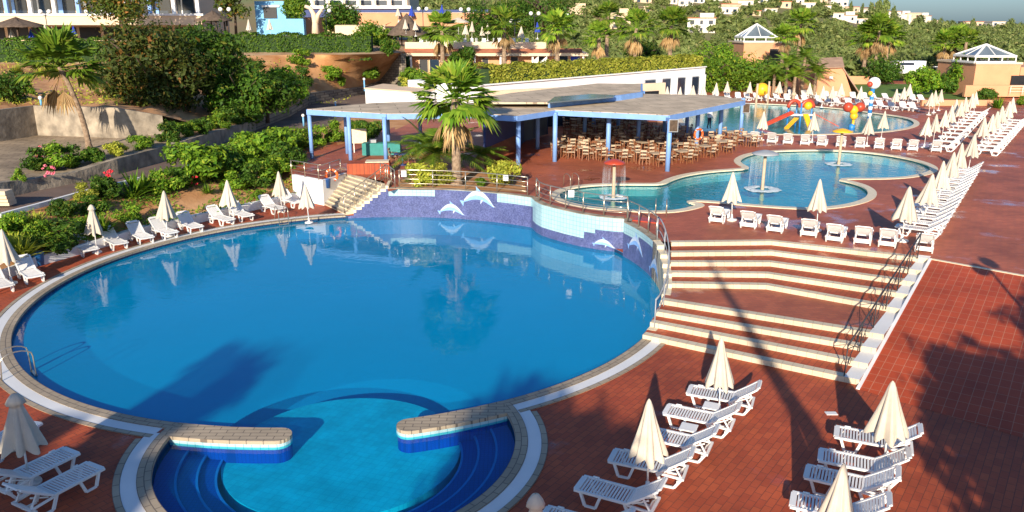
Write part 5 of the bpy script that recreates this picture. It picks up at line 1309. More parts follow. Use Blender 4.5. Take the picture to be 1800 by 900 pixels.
tree('rusty green tree in front of the hotel balcony', W(215, 60, 98), 4.5, 3.2, 7.0, 'leaf_orange_green', 33, 6000, .2, cl=24)
tree('bronze green tree behind the small thatched hut', W(415, 60, 108), 2.8, 3.3, 7.5, 'leaf_orange_green', 34, 3500, .2, cl=18)
tree('round green bush tree at the far left in shade', W(15, 185, 58), 2.4, 1.4, 2.4, 'leaf_dark', 35, 3000, .13, cl=16)
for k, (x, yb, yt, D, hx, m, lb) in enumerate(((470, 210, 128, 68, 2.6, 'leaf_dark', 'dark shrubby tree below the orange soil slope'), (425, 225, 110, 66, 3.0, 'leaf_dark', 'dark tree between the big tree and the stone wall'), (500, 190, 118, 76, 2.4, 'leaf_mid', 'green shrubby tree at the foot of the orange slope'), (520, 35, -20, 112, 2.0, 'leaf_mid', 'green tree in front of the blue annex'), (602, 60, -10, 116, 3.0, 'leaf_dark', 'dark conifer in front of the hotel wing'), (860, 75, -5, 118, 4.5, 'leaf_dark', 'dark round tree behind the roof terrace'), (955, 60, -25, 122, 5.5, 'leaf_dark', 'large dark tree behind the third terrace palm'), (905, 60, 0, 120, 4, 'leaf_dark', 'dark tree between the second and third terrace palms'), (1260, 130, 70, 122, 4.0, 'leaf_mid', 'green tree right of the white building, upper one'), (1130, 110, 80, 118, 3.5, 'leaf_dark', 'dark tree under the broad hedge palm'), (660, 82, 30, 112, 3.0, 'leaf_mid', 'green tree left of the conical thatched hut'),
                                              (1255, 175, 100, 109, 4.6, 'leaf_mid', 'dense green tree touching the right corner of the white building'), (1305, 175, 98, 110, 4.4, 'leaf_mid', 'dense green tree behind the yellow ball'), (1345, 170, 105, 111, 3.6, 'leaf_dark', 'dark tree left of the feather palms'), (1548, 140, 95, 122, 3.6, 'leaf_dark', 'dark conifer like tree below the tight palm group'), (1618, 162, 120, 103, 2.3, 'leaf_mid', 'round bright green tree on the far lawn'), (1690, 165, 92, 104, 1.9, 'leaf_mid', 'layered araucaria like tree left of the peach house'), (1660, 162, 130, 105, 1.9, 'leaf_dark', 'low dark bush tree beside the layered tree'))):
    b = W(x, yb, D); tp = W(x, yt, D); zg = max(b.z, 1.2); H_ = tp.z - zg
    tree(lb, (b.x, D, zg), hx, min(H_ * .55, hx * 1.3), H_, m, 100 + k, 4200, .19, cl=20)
# ------------------------------------------------------------------ garden shrubs
GS = [(30, 445, 60, 'dry', 'spiky yellow-green shrub at the left end of the garden'), (-20, 460, 70, 'dark', 'dark shrub at the left edge of the picture'), (75, 430, 50, 'green', 'leafy shrub left of the loose topped parasol'), (110, 440, 62, 'dark', 'dark leafy shrub behind the loose topped parasol'), (150, 415, 45, 'green', 'green shrub above the loose topped parasol'), (190, 405, 55, 'spiky', 'bright shrub between the two left parasols'), (232, 392, 42, 'green', 'low bright shrub left of the third parasol'), (60, 400, 42, 'dry', 'tall grassy yellow shrub by the road'), (20, 410, 48, 'green', 'green shrub near the road at far left'),
      (115, 380, 40, 'dark', 'dark shrub under the white kerb'), (150, 352, 36, 'yellow', 'round yellow shrub by the white kerb'), (185, 348, 52, 'dark', 'dark red flowering shrub by the road'), (165, 375, 38, 'dark', 'dark shrub below the yellow round shrub'), (222, 345, 62, 'spiky', 'upright yucca like shrub with pale trunk'), (262, 330, 42, 'spiky', 'small shrub right of the yucca like shrub'), (290, 340, 48, 'green', 'bright shrub above the third parasol'), (320, 328, 50, 'dark', 'dark shrub with orange flowers'), (350, 318, 96, 'green', 'tall bright yellow-green shrub left of centre'), (382, 310, 76, 'dark', 'tall dark green shrub behind the fourth parasol'),
      (410, 335, 40, 'green', 'leafy shrub right of the fourth parasol'), (415, 295, 64, 'green', 'tall loose shrub by the road bend'), (445, 330, 48, 'dark', 'dark shrub left of the fifth parasol'), (475, 318, 58, 'green', 'bright shrub behind the fifth parasol'), (470, 285, 78, 'green', 'yellow-green shrub left of the small pergola'), (505, 300, 70, 'dark', 'dark shrub against the white deck wall'), (440, 270, 52, 'green', 'shrub at the foot of the road bank'), (500, 268, 62, 'green', 'shrub touching the left pergola column'), (370, 340, 30, 'spiky', 'low creeping plant on the bare soil'), (455, 350, 22, 'green', 'small plant near the planter wall'),
      (70, 300, 45, 'dark', 'oleander with pink flowers on the paved terrace'), (100, 297, 50, 'green', 'oleander right of the pink flowered one'), (35, 318, 25, 'green', 'low shrub behind the corner bollard lamp'), (130, 292, 42, 'dark', 'dark shrub at the foot of the leaning palm'), (165, 286, 36, 'dark', 'dark shrub right of the leaning palm foot'), (205, 275, 34, 'yellow', 'yellowish ground shrub on the grey wall'), (250, 262, 34, 'green', 'shrub on the grey wall under the big tree'), (300, 250, 40, 'dark', 'dark shrub on the grey wall right of the big tree'), (330, 240, 34, 'green', 'green shrub at the right end of the grey wall'), (205, 305, 24, 'dry', 'low dry plant on the grey wall'),
      (640, 136, 48, 'green', 'isolated round green shrub on the orange soil slope'), (583, 140, 32, 'green', 'small green shrub left on the orange soil slope'), (600, 152, 22, 'green', 'tiny green shrub near the bend of the stone wall'), (528, 115, 30, 'green', 'yellowish shrub under the hedge on the slope'), (682, 96, 34, 'dark', 'brownish round shrub at the right end of the hedge'), (30, 130, 26, 'dry', 'dry yellow shrub on the slope below the left hedge'), (90, 135, 40, 'dry', 'dry grass tuft on the slope left of the leaning palm'), (10, 165, 30, 'green', 'green shrub on the slope at far left'), (50, 165, 24, 'green', 'low shrub above the terrace wall'), (400, 130, 42, 'dark', 'dark shrub on the shaded slope'), (440, 150, 50, 'dark', 'large dark shrub on the shaded slope'), (560, 170, 20, 'dry', 'tuft on top of the stone wall'), (530, 150, 36, 'dark', 'shrub beside the shaded gully'), (350, 236, 38, 'dark', 'dark shrub at the end of the pale terrace wall'), (385, 226, 34, 'green', 'green shrub under the dark tree in shade'), (415, 218, 42, 'dark', 'dark shrub below the shaded trees by the road'), (445, 212, 34, 'green', 'shrub where the stone wall begins'), (460, 185, 60, 'spiky', 'bright leafed shrub in the gully'), (490, 172, 50, 'dark', 'dark leafed shrub in the gully')]
for x, y, h, kd, lb in GS: bush(x, y, h, kd, lb, wd=RB.uniform(.9, 1.3))
GS2 = [(560, 255, 38, 'green', 'leafy shrub under the left end of the small pergola'), (590, 250, 42, 'green', 'leafy shrub between the small pergola columns'), (650, 245, 44, 'dark', 'dark shrub behind the display board'), (535, 262, 40, 'green', 'shrub left of the first pergola column'), (625, 240, 36, 'dark', 'dark shrub above the display board'), (742, 326, 56, 'yellow', 'round clipped yellow bush left of the tall palm foot'), (778, 325, 44, 'yellow', 'clipped green bush touching the tall palm foot'), (886, 327, 60, 'yellow', 'round clipped yellow-green bush right of the tall palm'), (845, 328, 22, 'green', 'low green plant between palm and round bush'), (728, 150, 40, 'green', 'leafy green shrub beside the short roof hedge'), (815, 118, 46, 'dark', 'dark leafy shrub in front of the terrace building'), (1000, 150, 26, 'green', 'small plant spilling from the white building roof'), (1755, 190, 32, 'spiky', 'spiky shrub in front of the peach house'), (1735, 178, 30, 'dark', 'dark shrub left of the peach house wall'), (1795, 185, 18, 'green', 'low shrub at the right edge by the peach house')]
for x, y, h, kd, lb in GS2:
    D_ = {728: 90, 815: 100, 1000: 90}.get(x)
    P = W(x, y, D_) if D_ else G(x, y, ZU)
    bush(x, y, h, kd, lb, wd=1.0, P=P, group=None, name='clipped_bush' if 'clipped' in lb else 'garden_shrub')
# soil bed round the palm foot
sheet('planting_bed', roofpoly([(700, 333), (800, 334), (880, 336), (925, 339), (922, 318), (860, 300), (745, 300), (700, 318)], ZU), [], ZU + .012, MT['soil'])
# flowers
fl = MB(); rnd = random.Random(8)
def flowers(name, pts, m, lb):
    for k, (x, y, dx, dy, n) in enumerate(pts):
        mb = MB(); p0 = ground_at(x, y + dy + 6)
        for i in range(n):
            q = W(x + rnd.gauss(0, dx), y + rnd.gauss(0, dy), p0.y - .55); nn = Vector((rnd.uniform(-1, 1), -1, rnd.uniform(-.2, 1))).normalized(); leaf(mb, q, nn, .10, rnd, .9); leaf(mb, q, Vector((nn.y, -nn.x, .4)).normalized(), .09, rnd, .9)
        tag(mb.build(name, MT[m], recalc=False), lb[k], 'flowers', None)
flowers('flower_cluster', [(72, 268, 8, 7, 26), (88, 300, 5, 5, 12)], 'pink_flower', ['pink oleander blossoms on the shrub behind the corner bollard', 'pale pink blossoms low on the oleander'])
flowers('flower_cluster', [(190, 306, 4, 4, 10), (335, 316, 6, 4, 8)], 'red_flower', ['red blossoms on the dark shrub by the road', 'red blossoms on the shrub above the fourth parasol'])
# ground cover in the left garden
gc = MB(); rnd = random.Random(21)
for i in range(9000):
    x = rnd.uniform(-60, 540); t = rnd.random(); ya = 470 - (x + 60) * .22; yb = 395 - (x + 60) * .235; y = ya + (yb - ya) * t
    v = math.sin(x * .05) + math.sin(y * .11 + x * .03) + rnd.uniform(-1, 1)
    if v < .1: continue
    p = ground_at(x, y)
    if p.z < .3: continue
    nn = Vector((rnd.uniform(-1, 1), rnd.uniform(-1, 0), rnd.uniform(.1, 1))).normalized(); leaf(gc, p + Vector((0, 0, rnd.uniform(0, .18))), nn, rnd.uniform(.05, .12), rnd, .5)
o = gc.build('ground_cover', MT['leaf_mid'], recalc=False); o['kind'] = 'stuff'
gc = MB()
for i in range(7000):
    x = rnd.uniform(-60, 700); y = rnd.uniform(98, 186)
    v = math.sin(x * .043 + 1) + math.sin(y * .13 + x * .05) + rnd.uniform(-1, 1) + (1.0 if x < 230 else -.6)
    if v < .5: continue
    p = ground_at(x, y)
    if p.y < 55 or p.z > 7: continue
    nn = Vector((rnd.uniform(-1, 1), rnd.uniform(-1, 0), rnd.uniform(.1, 1))).normalized(); leaf(gc, p + Vector((0, 0, rnd.uniform(0, .25))), nn, rnd.uniform(.08, .2), rnd, .4)
o = gc.build('slope_grass', MT['leaf_yellow'], recalc=False); o['kind'] = 'stuff'
# ------------------------------------------------------------------ hill: olives and village
rh = random.Random(99); spots = []
tries = 0
house_px = []
HS = [(1180, 8, 20, 12, 'w'), (1205, 12, 24, 14, 'w'), (1228, 6, 20, 10, 'w'), (1285, 18, 36, 10, 'c'), (1310, 10, 26, 8, 'w'), (1345, 6, 24, 8, 'w'), (1375, 14, 30, 10, 'c'), (1400, 8, 28, 9, 'w'), (1420, 16, 24, 10, 'w'), (1440, 5, 26, 10, 'c'), (1450, 20, 20, 9, 'w'), (1475, 12, 30, 11, 'w'), (1498, 22, 26, 9, 'c'), (1520, 26, 22, 8, 'w'), (1468, 32, 30, 8, 'w'), (1490, 38, 30, 10, 'w'), (1512, 42, 22, 8, 'w'), (1550, 36, 26, 8, 'w'), (1572, 30, 20, 9, 'w'), (1588, 36, 24, 10, 'w'), (1606, 33, 24, 9, 'c'), (1625, 38, 24, 9, 'w'), (1640, 44, 18, 7, 'c'), (1598, 42, 22, 8, 'w'), (1710, 48, 32, 9, 'c'), (1755, 46, 22, 7, 'w'), (1765, 49, 24, 6, 'w'), (1232, 58, 46, 24, 'w'), (1278, 25, 40, 12, 'w'), (1012, 25, 34, 10, 'c'), (1130, 6, 30, 10, 'c'), (1090, 52, 34, 26, 'c'), (1145, 22, 26, 9, 'c'), (1325, 28, 24, 8, 'c'), (1355, 24, 22, 8, 'w'), (1260, 2, 26, 9, 'w'), (1537, 20, 12, 6, 'w')]
mat('village_white', (.66, .62, .54), .8, .06, .3); mat('village_cream', (.58, .44, .30), .8, .08, .3)
for k, (x, y, wpx, hpx, c) in enumerate(HS):
    # distance where the hill lies under the base pixel
    D = 450 if y < 60 and hpx < 16 else (215 if x < 1200 else 250)
    D = 130.0
    while D < 466 and W(x, y, D).z > hill_z(W(x, y, D).x, D): D += 2
    b = W(x, y, D); wd = wpx * D / FP; h = hpx * D / FP; m = MT['village_white' if c == 'w' else 'village_cream']
    zg = b.z - 3
    t = thing('village_house', '', 'house', (b.x, D, zg), rh.uniform(-.25, .25), 'village houses on the far hill')
    side = 'left' if x < 1200 else 'middle' if x < 1420 else 'right'
    t['label'] = '%s flat roofed hill house, %s from the left of all the hill houses' % ('white' if c == 'w' else 'cream', ORD[sorted([q[0] for q in HS]).index(x)])
    mb = MB(); mb.box((0, 4, (h + 3) / 2), (wd, 8, h + 3)); 
    if k % 2 and hpx > 8: mb.box((wd * .2, 5, h + 3 + .9), (wd * .5, 6, 1.8))
    mb.build('wall', m, t)
    mb = MB(); mb.box((0, 4, h + 3.1), (wd + .5, 8.5, .3)); mb.build('roof', MT['village_cream' if k % 3 else 'terracotta_roof'], t)
    nw = max(2, int(wd / 3)); nf = 2 if h > 4.2 else 1
    for i in range(nw):
        for f in range(nf):
            if rh.random() < .8: mb = MB(); mb.box((-wd / 2 + (i + .5) * wd / nw, -.04, 3 + h * (f + .45) / nf), (1.0 if i % 2 else 1.5, .1, 1.3)); mb.build('window', MT['glass_dark'], t)
    house_px.append((x, y, wpx, D))
n_ol = 0
def blocked(px, py, D):
    for (x, y, wpx, hd) in house_px:
        if D < hd + 4 and abs(px - x) < wpx / 2 + 1 and y - 9 < py < y + 2: return True
    return False
cells = []
for i in range(285 * 8):
    if n_ol >= 285: break
    D = 128 + 345 * rh.random() ** 1.35; px = rh.uniform(900, 1830)
    x = (px - 900) / FP * (D * .96 + 2.5); z = hill_z(x, D)
    ppy = 450 - FP * ((D * math.sin(TH) + (z + 2 - CH) * math.cos(TH)) / (D * math.cos(TH) - (z + 2 - CH) * math.sin(TH)))
    if blocked(px, ppy, D): continue
    if any((x - a) ** 2 + (D - b) ** 2 < 26 for a, b in cells): continue
    cells.append((x, D)); o = link('olive_tree', OL[n_ol % 4]); s = rh.uniform(.75, 1.2); o.location = (x, D, z - .5); o.scale = (s, s, s * rh.uniform(.9, 1.2)); o.rotation_euler = (0, 0, rh.uniform(0, 6))
    tag(o, 'grey-green olive tree among many on the far hillside', 'tree', 'olive trees on the hillside'); n_ol += 1
# remaining scrub as one mass
mb = MB(); rr_ = random.Random(3)
src = [crown_mesh('scrub_src', 1, 1, .7, 60, .34, MT['leaf_olive'], 80 + k, 7, fill=.4) for k in range(3)]
sv = [([v.co.copy() for v in m_.vertices], [tuple(p.vertices) for p in m_.polygons]) for m_ in src]
for i in range(2600):
    D = 126 + 350 * rr_.random() ** .8; px = rr_.uniform(640, 1860) if i % 4 else rr_.uniform(600, 1100)
    x = (px - 900) / FP * (D * .96 + 2.5); z = hill_z(x, D)
    ppy = 450 - FP * ((D * math.sin(TH) + (z + 2 - CH) * math.cos(TH)) / (D * math.cos(TH) - (z + 2 - CH) * math.sin(TH)))
    if blocked(px, ppy, D): continue
    s = rr_.uniform(1.2, 3.0) * (.8 + D / 700); vs, fs = sv[i % 3]; a = rr_.uniform(0, 6); ca, sa = math.cos(a), math.sin(a)
    mb.add([(x + s * (v.x * ca - v.y * sa), D + s * (v.x * sa + v.y * ca), z + .5 * s + s * v.z) for v in vs], fs)
for m_ in src: bpy.data.meshes.remove(m_)
o = mb.build('hillside_scrub', MT['leaf_olive'], recalc=False); o['kind'] = 'stuff'
for k, (x, yt, D, hx) in enumerate(((1498, 2, 440, 1.4), (1516, 3, 440, 1.4), (1540, 0, 440, 4), (1550, -4, 445, 5), (1574, 10, 440, 2), (1614, 24, 440, 4.5), (1650, 30, 440, 4), (1668, 34, 440, 4), (1713, 32, 455, 2), (1776, 30, 455, 3), (1790, 38, 455, 4), (1448, 12, 440, 4), (1420, 8, 440, 3), (1688, 40, 455, 3), (1735, 40, 455, 2.6))):
    p = W(x, yt, D); z = hill_z(p.x, D); t = thing('ridge_tree', 'dark tree on the far ridge against the sky, %s from the left' % ORD[sorted([1498, 1516, 1540, 1550, 1574, 1614, 1650, 1668, 1713, 1776, 1790, 1448, 1420, 1688, 1735]).index(x)], 'tree', (p.x, D, z - 1), 0, 'trees on the far ridge')
    h = p.z - z + 1; o = link('crown', OL[k % 4], t); o.scale = (hx / 3, hx / 3, h / 3.8 * .9); o.location = (0, 0, h * .08)
    mb = MB(); mb.tube([(0, 0, 0), (0, 0, h * .4)], .3, 6); mb.build('trunk', MT['dark_bark'], t)
# ------------------------------------------------------------------ peach houses on the right
def pyramid_house(lb, x0, x1, ytop, ybase, px0, px1, pyt, pyb, D, ext=None):
    t = thing('peach_house', lb, 'house')
    a = W(x0, ybase, D); b = W(x1, ybase, D); z1 = W((x0 + x1) / 2, ytop, D).z; z0 = min(a.z, 1.2); dep = 9
    mb = MB(); mb.box(((a.x + b.x) / 2, D + dep / 2, (z0 + z1) / 2), (b.x - a.x, dep, z1 - z0)); mb.build('wall', MT['peach'], t)
    mb = MB(); mb.box(((a.x + b.x) / 2, D + dep / 2, z1 + .12), (b.x - a.x + .3, dep + .3, .24)); mb.build('parapet', MT['cream_wall'], t)
    p = W(px0, pyb, D); q = W(px1, pyb, D); zt_ = W((px0 + px1) / 2, pyt - 4, D + (q.x - p.x) / 2).z; zb = z1 + .24; cx = (p.x + q.x) / 2; hw = (q.x - p.x) / 2; cy = D + .2 + hw
    base = [Vector((cx + sx * hw, cy + sy * hw, zb + .7)) for sx, sy in ((-1, -1), (1, -1), (1, 1), (-1, 1))]; ap = Vector((cx, cy, zt_))
    mb = MB(); mb.add([v * 1 for v in base] + [ap], [(0, 1, 4), (1, 2, 4), (2, 3, 4), (3, 0, 4)]); g = mb.build('glass_pyramid', MT['glass_roof'], t)
    mb = MB()
    for i in range(4):
        mb.bar(base[i], ap, .22); mb.bar(base[i], base[(i + 1) % 4], .25); mb.bar(base[i].lerp(base[(i + 1) % 4], .5), ap, .1); mb.bar(base[i] - Vector((0, 0, .7)), base[(i + 1) % 4] - Vector((0, 0, .7)), .25)
        for f in (0, .33, .66): q_ = base[i].lerp(base[(i + 1) % 4], f); mb.bar(q_ - Vector((0, 0, .7)), q_, .12)
    mb.build('pyramid_frame', MT['white_metal'], g); return t, z1, D
t, z1, D = pyramid_house('peach house with a white framed glass pyramid roof behind the trees', 1305, 1372, 76, 115, 1308, 1366, 46, 76, 132)
mb = MB(); wbox(mb, 1352, 1374, 86, 108, 131.9, .1); mb.build('window', MT['dark'], t)
t, z1, D = pyramid_house('peach house with a white framed glass pyramid roof at the right edge', 1708, 1786, 113, 165, 1715, 1786, 82, 112, 100)
mb = MB(); wbox(mb, 1786, 1900, 118, 170, 100.6, 8); mb.build('side_wing', MT['peach'], t)
mb = MB(); wbox(mb, 1776, 1830, 133, 153, 99.8, .9); mb.build('loggia', MT['dark'], t)
mb = MB(); wbox(mb, 1695, 1900, 150, 170, 98.5, .5); mb.build('base_wall', MT['peach'], t)
railing('balcony_railing', 'white railing in front of the loggia of the peach house', [W(1775, 166, 98), W(1840, 166, 98)], 1.0, 3, 1.5, 'white_metal')
mat('gable_roof', (.34, .22, .15), .9, .2, 1)
gb = thing('peach_gable', 'peach gabled building with brown sloping roof beyond the far pool', 'building')
D = 101; P_ = [W(x, y, D) for x, y in ((1418, 172), (1500, 172), (1482, 118), (1440, 118))]
mb = MB(); mb.add([p for p in P_] + [p + Vector((0, 7, 0)) for p in P_], [(0, 1, 2, 3), (4, 5, 6, 7), (1, 5, 6, 2), (0, 3, 7, 4), (3, 2, 6, 7)]); mb.build('wall', MT['peach'], gb)
mb = MB(); q = [W(1436, 121, D - .3), W(1484, 119, D - .3), W(1480, 102, D + 3), W(1440, 104, D + 3)]; mb.add(q, [(0, 1, 2, 3)]); mb.add([W(1483, 119, D - .2), W(1515, 168, D - .2), W(1515, 168, D - .2) + Vector((.6, 7, 0)), W(1480, 102, D + 3)], [(0, 1, 2, 3)]); o = mb.build('roof', MT['gable_roof'], gb); sd = o.modifiers.new('s', 'SOLIDIFY'); sd.thickness = .15
mb = MB(); wbox(mb, 1458, 1464, 134, 139, D - .3, .3); mb.build('wall_lamp', MT['lamp_globe'], gb)
for x0, x1, y0, y1, lb in ((1335, 1372, 152, 168, 'low peach wall behind the yellow ball'), (1480, 1560, 134, 148, 'low peach wall at the back of the lawn'), (1620, 1760, 176, 186, 'low peach wall at the right of the lawn')):
    mb = MB(); DD = G(x0, y1, ZU).y; wbox(mb, x0, x1, y0, y1 + 2, DD, .4); tag(mb.build('garden_wall', MT['peach']), lb, 'wall')
# vehicles beyond the lawn
def car(px, py, D, lb, L_=4.2, h=1.45, van=False):
    p = W(px, py, D); t = thing('parked_car', lb, 'car', (p.x, p.y, p.z), 0, 'vehicles parked beyond the lawn')
    pr = [(-L_ / 2, .35), (-L_ / 2, .85), (-L_ * .28, .95), (-L_ * .16, h), (L_ * .28, h), (L_ * .42, .95), (L_ / 2, .9), (L_ / 2, .35)]
    if van: pr = [(-L_ / 2, .35), (-L_ / 2, 1.0), (-L_ * .36, h), (L_ / 2, h), (L_ / 2, .35)]
    n = len(pr); mb = MB(); mb.add([(x, -.85, z) for x, z in pr] + [(x, .85, z) for x, z in pr], [tuple(range(n)), tuple(range(n, 2 * n))] + [(i, (i + 1) % n, n + (i + 1) % n, n + i) for i in range(n)]); bevel(mb.build('body', MT['car_white'], t), .06)
    mb = MB(); mb.box((0 if not van else -.3, -.86, h * .8), (L_ * .42, .03, .36)); mb.build('side_window', MT['glass_dark'], t)
    for x in (-L_ * .32, L_ * .32): mb = MB(); mb.tube([(x, -.9, .33), (x, -.72, .33)], .33, 16); mb.build('wheel', MT['rubber'], t)
car(1590, 133, 128, 'white van parked beyond the lawn behind the round tree', 5.5, 2.3, True); car(1597, 122, 140, 'white car parked uphill of the white van'); car(1672, 138, 124, 'pale car parked between the lawn and the palms'); car(1645, 132, 133, 'white car in shade left of the thin palm', 4.4)
# ------------------------------------------------------------------ kids pool toys
def blob(mb, c, r, n=12, mi=0):
    mb.lathe([(.001, -r)] + [(r * math.sin(PI * q / n), -r * math.cos(PI * q / n)) for q in range(1, n)] + [(.001, r)], 18, c, mi)
tw = thing('slide_tower', 'colourful water slide tower with red arches in the far pool', 'water slide', G(1402, 222, ZUW)); tw.scale = (.8, .8, .8)
def tp(name, m, f): mb = MB(); f(mb); mb.build(name, MT[m], tw)
for x, y in ((-1.2, 0), (.0, -.6), (1.4, 0), (0, .8)): tp('post', 'pool_blue_toy', lambda mb: mb.tube([(x, y, -.4), (x, y, 2.6)], .09, 8))
tp('platform', 'white_metal', lambda mb: mb.box((.1, 0, 1.3), (2.6, 1.4, .15)))
tp('red_slide', 'red_paint', lambda mb: [mb.bar((-.9, -.5 + s, 1.6), (-4.6, -1.4 + s, .1), .10, .3) for s in (-.3, .3)])
tp('white_slide', 'white_plastic', lambda mb: mb.bar((-.9, -.5, 1.45), (-4.6, -1.4, 0), .55, .06))
tp('pink_slide', 'red_paint', lambda mb: mb.bar((1.5, -.2, 1.5), (4.2, -.9, .1), .4, .08))
tp('yellow_slide', 'yellow', lambda mb: (mb.bar((-.5, -.8, 1.0), (-2.0, -2.2, .05), .5, .12), mb.bar((.5, -.7, 1.4), (.6, -2.3, .05), .6, .12)))
tp('red_arch', 'red_paint', lambda mb: [mb.tube([(cx + .65 * math.cos(a), -.3, 2.1 + .75 * math.sin(a)) for a in [PI * q / 10 for q in range(11)]], .2, 8) for cx in (-.7, .8)])
tp('yellow_ball', 'yellow', lambda mb: blob(mb, (.8, -.4, 2.3), .45)); tp('top_figure', 'cushion', lambda mb: (mb.tube([(-.7, .2, 2.7), (-.7, .2, 4.2)], [.25, .05], 8), blob(mb, (-.7, .2, 3.5), .28)))
bf = thing('butterfly_toy', 'red winged yellow play figure standing in the far pool', 'play figure', G(1497, 224, ZUW)); bf.scale = (.8, .8, .8)
for nm, m, f in (('body', 'yellow', lambda mb: (blob(mb, (0, 0, 1.9), .5), blob(mb, (.08, -.05, 1.25), .42), mb.tube([(.1, 0, -.4), (.1, 0, 1.0)], .14, 8))), ('wing', 'red_paint', lambda mb: blob(mb, (-.62, .05, 2.2), .55)), ('wing', 'red_paint', lambda mb: blob(mb, (.68, .05, 2.2), .55)), ('base_ring', 'pool_blue_toy', lambda mb: mb.lathe([(.3, -.3), (.35, .25), (.1, .4)], 14))):
    mb = MB(); f(mb); mb.build(nm, MT[m], bf)
cl = thing('clown_post', 'tall striped post with a white ball head and red nose behind the far pool', 'play figure', G(1528, 206, ZUW)); cl.scale = (.8, .8, .8)
for nm, m, f in (('head', 'white_plastic', lambda mb: blob(mb, (.1, 0, 4.1), .72)), ('nose', 'red_paint', lambda mb: blob(mb, (-.65, -.55, 4.0), .34)), ('post', 'pool_blue_toy', lambda mb: mb.tube([(0, 0, -.3), (0, 0, 3.4)], .24, 10)), *[('stripe', 'white_plastic', lambda mb, k=k: mb.tube([(0, 0, .1 + k * .8), (0, 0, .5 + k * .8)], .25, 10)) for k in range(4)], ('yellow_bow', 'yellow', lambda mb: (blob(mb, (-.35, -.3, 2.9), .28)))):
    mb = MB(); f(mb); mb.build(nm, MT[m], cl)
yb = thing('yellow_ball', 'big yellow ball behind the far pool between two pale posts', 'ball', G(1338, 176, ZU)); mb = MB(); blob(mb, (0, 0, 1.25), .78); mb.build('ball_body', MT['yellow'], yb); mb = MB(); mb.tube([(0, 0, 0), (0, 0, .6)], .1, 8); mb.build('stand', MT['cushion'], yb)
for x, yb_, yt in ((1327, 206, 147), (1349, 184, 143)):
    p = G(x, yb_, ZUW); h = W(x, yt, p.y).z - p.z; mb = MB(); mb.tube([(p.x, p.y, ZUW - .4), (p.x, p.y, ZUW + h)], .11, 8); tag(mb.build('pale_post', MT['cushion']), 'pale wooden post %s of the yellow ball' % ('left' if x < 1340 else 'right'), 'post')
for px, py, lb in ((1312, 190, 'dark notice panel on the last right pergola column'), (1184, 221, 'dark brown menu board on the front pergola corner column')):
    mb = MB(); mb.box((0, 0, 0), (.55, .06, .75)); mb.box((0, -.035, .0), (.47, .02, .67), mi=1); o = mb.build('menu_board', [MT['grey_metal'], MT['dark_bark']]); q = G(1173, 301, ZU) if px < 1200 else G(1301, 241, ZU); o.location = W(px, py, q.y - .3); tag(o, lb, 'board')
# ------------------------------------------------------------------ person
def person(P, rz, lb, shirt, trousers):
    js = [(0, 0, .95), (0, 0, 1.15), (0, 0, 1.38), (0, 0, 1.48), (0, .01, 1.62), (0, 0, 1.72), (.10, 0, .90), (.12, .02, .50), (.13, 0, .08), (.13, -.12, .03), (-.10, 0, .90), (-.12, -.05, .50), (-.14, .03, .08), (-.14, -.10, .03),
          (.19, 0, 1.40), (.26, .03, 1.14), (.25, -.12, .92), (.25, -.18, .84), (-.19, 0, 1.40), (-.27, .02, 1.14), (-.24, -.14, .95), (-.23, -.2, .87)]
    ed = [(0, 1), (1, 2), (2, 3), (3, 4), (4, 5), (0, 6), (6, 7), (7, 8), (8, 9), (0, 10), (10, 11), (11, 12), (12, 13), (2, 14), (14, 15), (15, 16), (16, 17), (2, 18), (18, 19), (19, 20), (20, 21)]
    rs = [.15, .14, .15, .06, .10, .07, .10, .07, .045, .04, .10, .07, .045, .04, .07, .048, .036, .03, .07, .048, .036, .03]
    me = bpy.data.meshes.new('person'); me.from_pydata(js, ed, []); o = bpy.data.objects.new('person', me); col.objects.link(o)
    md = o.modifiers.new('skin', 'SKIN'); sk = me.skin_vertices[0] if me.skin_vertices else None
    if sk is None:
        bm = bmesh.new(); bm.from_mesh(me); bm.verts.layers.skin.verify(); bm.to_mesh(me); bm.free()
    for i, r in enumerate(rs): me.skin_vertices[0].data[i].radius = (r, r * (.8 if i < 3 else 1)); 
    me.skin_vertices[0].data[0].use_root = True
    sb = o.modifiers.new('sub', 'SUBSURF'); sb.levels = 1; sb.render_levels = 1
    m = bpy.data.materials.new('person_dress'); m.use_nodes = True; n = m.node_tree; tc = n.nodes.new('ShaderNodeTexCoord'); sx = n.nodes.new('ShaderNodeSeparateXYZ'); rp = n.nodes.new('ShaderNodeValToRGB'); n.links.new(tc.outputs['Object'], sx.inputs[0])
    mr = n.nodes.new('ShaderNodeMath'); mr.operation = 'DIVIDE'; mr.inputs[1].default_value = 1.8; n.links.new(sx.outputs[2], mr.inputs[0]); n.links.new(mr.outputs[0], rp.inputs[0]); rp.color_ramp.interpolation = 'CONSTANT'
    e = rp.color_ramp.elements; e[0].color = (.02, .02, .02, 1); e[1].position = .05; e[1].color = (*trousers, 1)
    for pos, c in ((.53, shirt), (.81, (.45, .26, .17)), (.93, (.04, .02, .015))): k = e.new(pos); k.color = (*c, 1)
    n.links.new(rp.outputs[0], n.nodes['Principled BSDF'].inputs['Base Color']); me.materials.append(m)
    o.location = P; o.rotation_euler = (0, 0, rz); tag(o, lb, 'person'); return o
person(G(1246, 226, ZU), .4, 'person in white shirt and dark trousers standing by the pergola columns near the far pool', (.7, .7, .68), (.02, .02, .04))
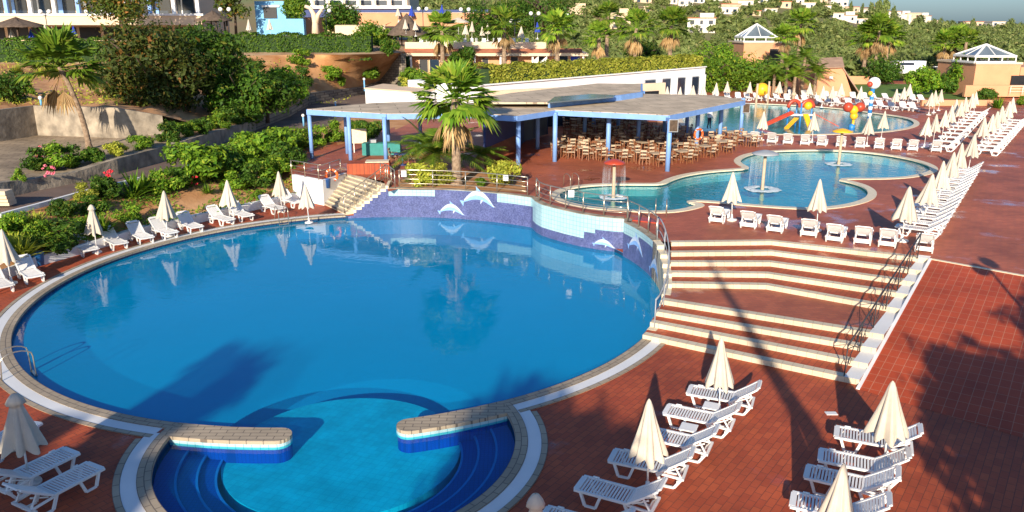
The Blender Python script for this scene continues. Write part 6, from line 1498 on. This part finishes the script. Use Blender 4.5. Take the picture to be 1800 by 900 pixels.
# red mat by upper pool corner
mb = MB(); mb.box((0, 0, .02), (1.3, .7, .04)); o = mb.build('red_mat', MT['red_paint']); o.location = G(1140, 388, ZU + .0); o.rotation_euler = (0, 0, -.5); tag(o, 'small red mat lying behind the railing at the upper pool corner', 'mat')
mb = MB(); mb.box((0, 0, .008), (.3, .18, .014)); o = mb.build('floor_plate', MT['white_tile']); o.location = G(1461, 727, 0); tag(o, 'small white plate set in the brick deck below the wide stairs', 'plate')
# ------------------------------------------------------------------ things behind the camera that throw the shadows
def back_of(px, py, h, z=0.0):
    """plan point of something h metres up whose shadow falls at the pixel"""
    g = G(px, py, z); k = (h - z) / math.tan(SEL); return Vector((g.x - math.sin(SAZ) * k, g.y - math.cos(SAZ) * k))
hb = thing('hotel_wing', 'low white hotel wing behind the viewpoint that shades the bottom left deck', 'building')
mb = MB(); mb.box((-37.2, -18, 5.3), (46, 12, 10.6)); mb.build('wall', MT['white_paint'], hb)
for k in range(9): mb = MB(); mb.box((-36 + k * 2.5, -12.3, 10.95), (1.25, .5, .7)); mb.build('merlon', MT['white_paint'], hb)
for k, (px, py, h, hx, lb) in enumerate(((1775, 800, 6, 3.4, 'large leafy tree outside the right edge shading the ramp corner'), (1810, 650, 7.5, 2.7, 'leafy tree outside the right edge shading the ramp'), (1740, 870, 5.5, 2.0, 'small leafy tree outside the right edge near the viewpoint'))):
    q = back_of(px + 30, py, h); tree(lb, (q.x + (1.0, 2.0, 1.2)[k], q.y, 0), hx, hx * .9, h + hx * .9, 'leaf_dark', 300 + k, 9000, .28, cl=30)
for k, (px, py, h, hx, lb) in enumerate(((955, 905, 8, 2.1, 'leafy tree added behind the viewpoint to shade the right rim of the small pool'), (840, 940, 9, 2.2, 'leafy tree added behind the viewpoint to shade the near rim of the small pool'), (330, 690, 11, 1.45, 'tall tree added behind the viewpoint to shade the left of the big pool'))):
    q = back_of(px, py, h); tree(lb, (q.x, q.y, 0), hx, hx * 1.1, h + hx * 1.1, 'leaf_dark', 320 + k, 7000 if k < 2 else 1300, .26 if k < 2 else .2, cl=26)  # unseen trees, put in only for their shade on the pools
# unseen leaning mast, made up to cast the long shadow over the stairs
m0 = back_of(1245, 455, 13.0, 1.2); m1_ = back_of(1425, 760, 7.2, 0)
mb = MB(); mb.tube([(m1_.x + .6, m1_.y - 2, 0), (m1_.x, m1_.y, 7.2), (m0.x, m0.y, 13.0)], [.32, .27, .08], 12); tag(mb.build('shadow_mast', MT['grey_metal']), 'tapered leaning mast added behind the viewpoint to cast the shadow crossing the stairs', 'mast')
for k, (x, y, z) in enumerate(((1655, 645, .15), (1728, 470, 1.35))):
    h = 4.6; q = back_of(x, y, h + z, z); t = thing('street_lamp', ('double globe lamp just outside the lower right edge', 'double globe lamp just outside the right edge by the ramp')[k], 'street lamp', (q.x, q.y, 0), 0, 'double globe lamps on the right')
    mb = MB(); mb.tube([(0, 0, 0), (0, 0, h + z)], .05, 8); mb.build('pole', MT['iron'], t)
    for s in (-.30, .30): mb = MB(); blob(mb, (s, 0, h + z + .05 + s * .5), .27); mb.build('globe', MT['lamp_globe'], t)
# leftover shared sources that were never placed
print('objects', len(bpy.data.objects))
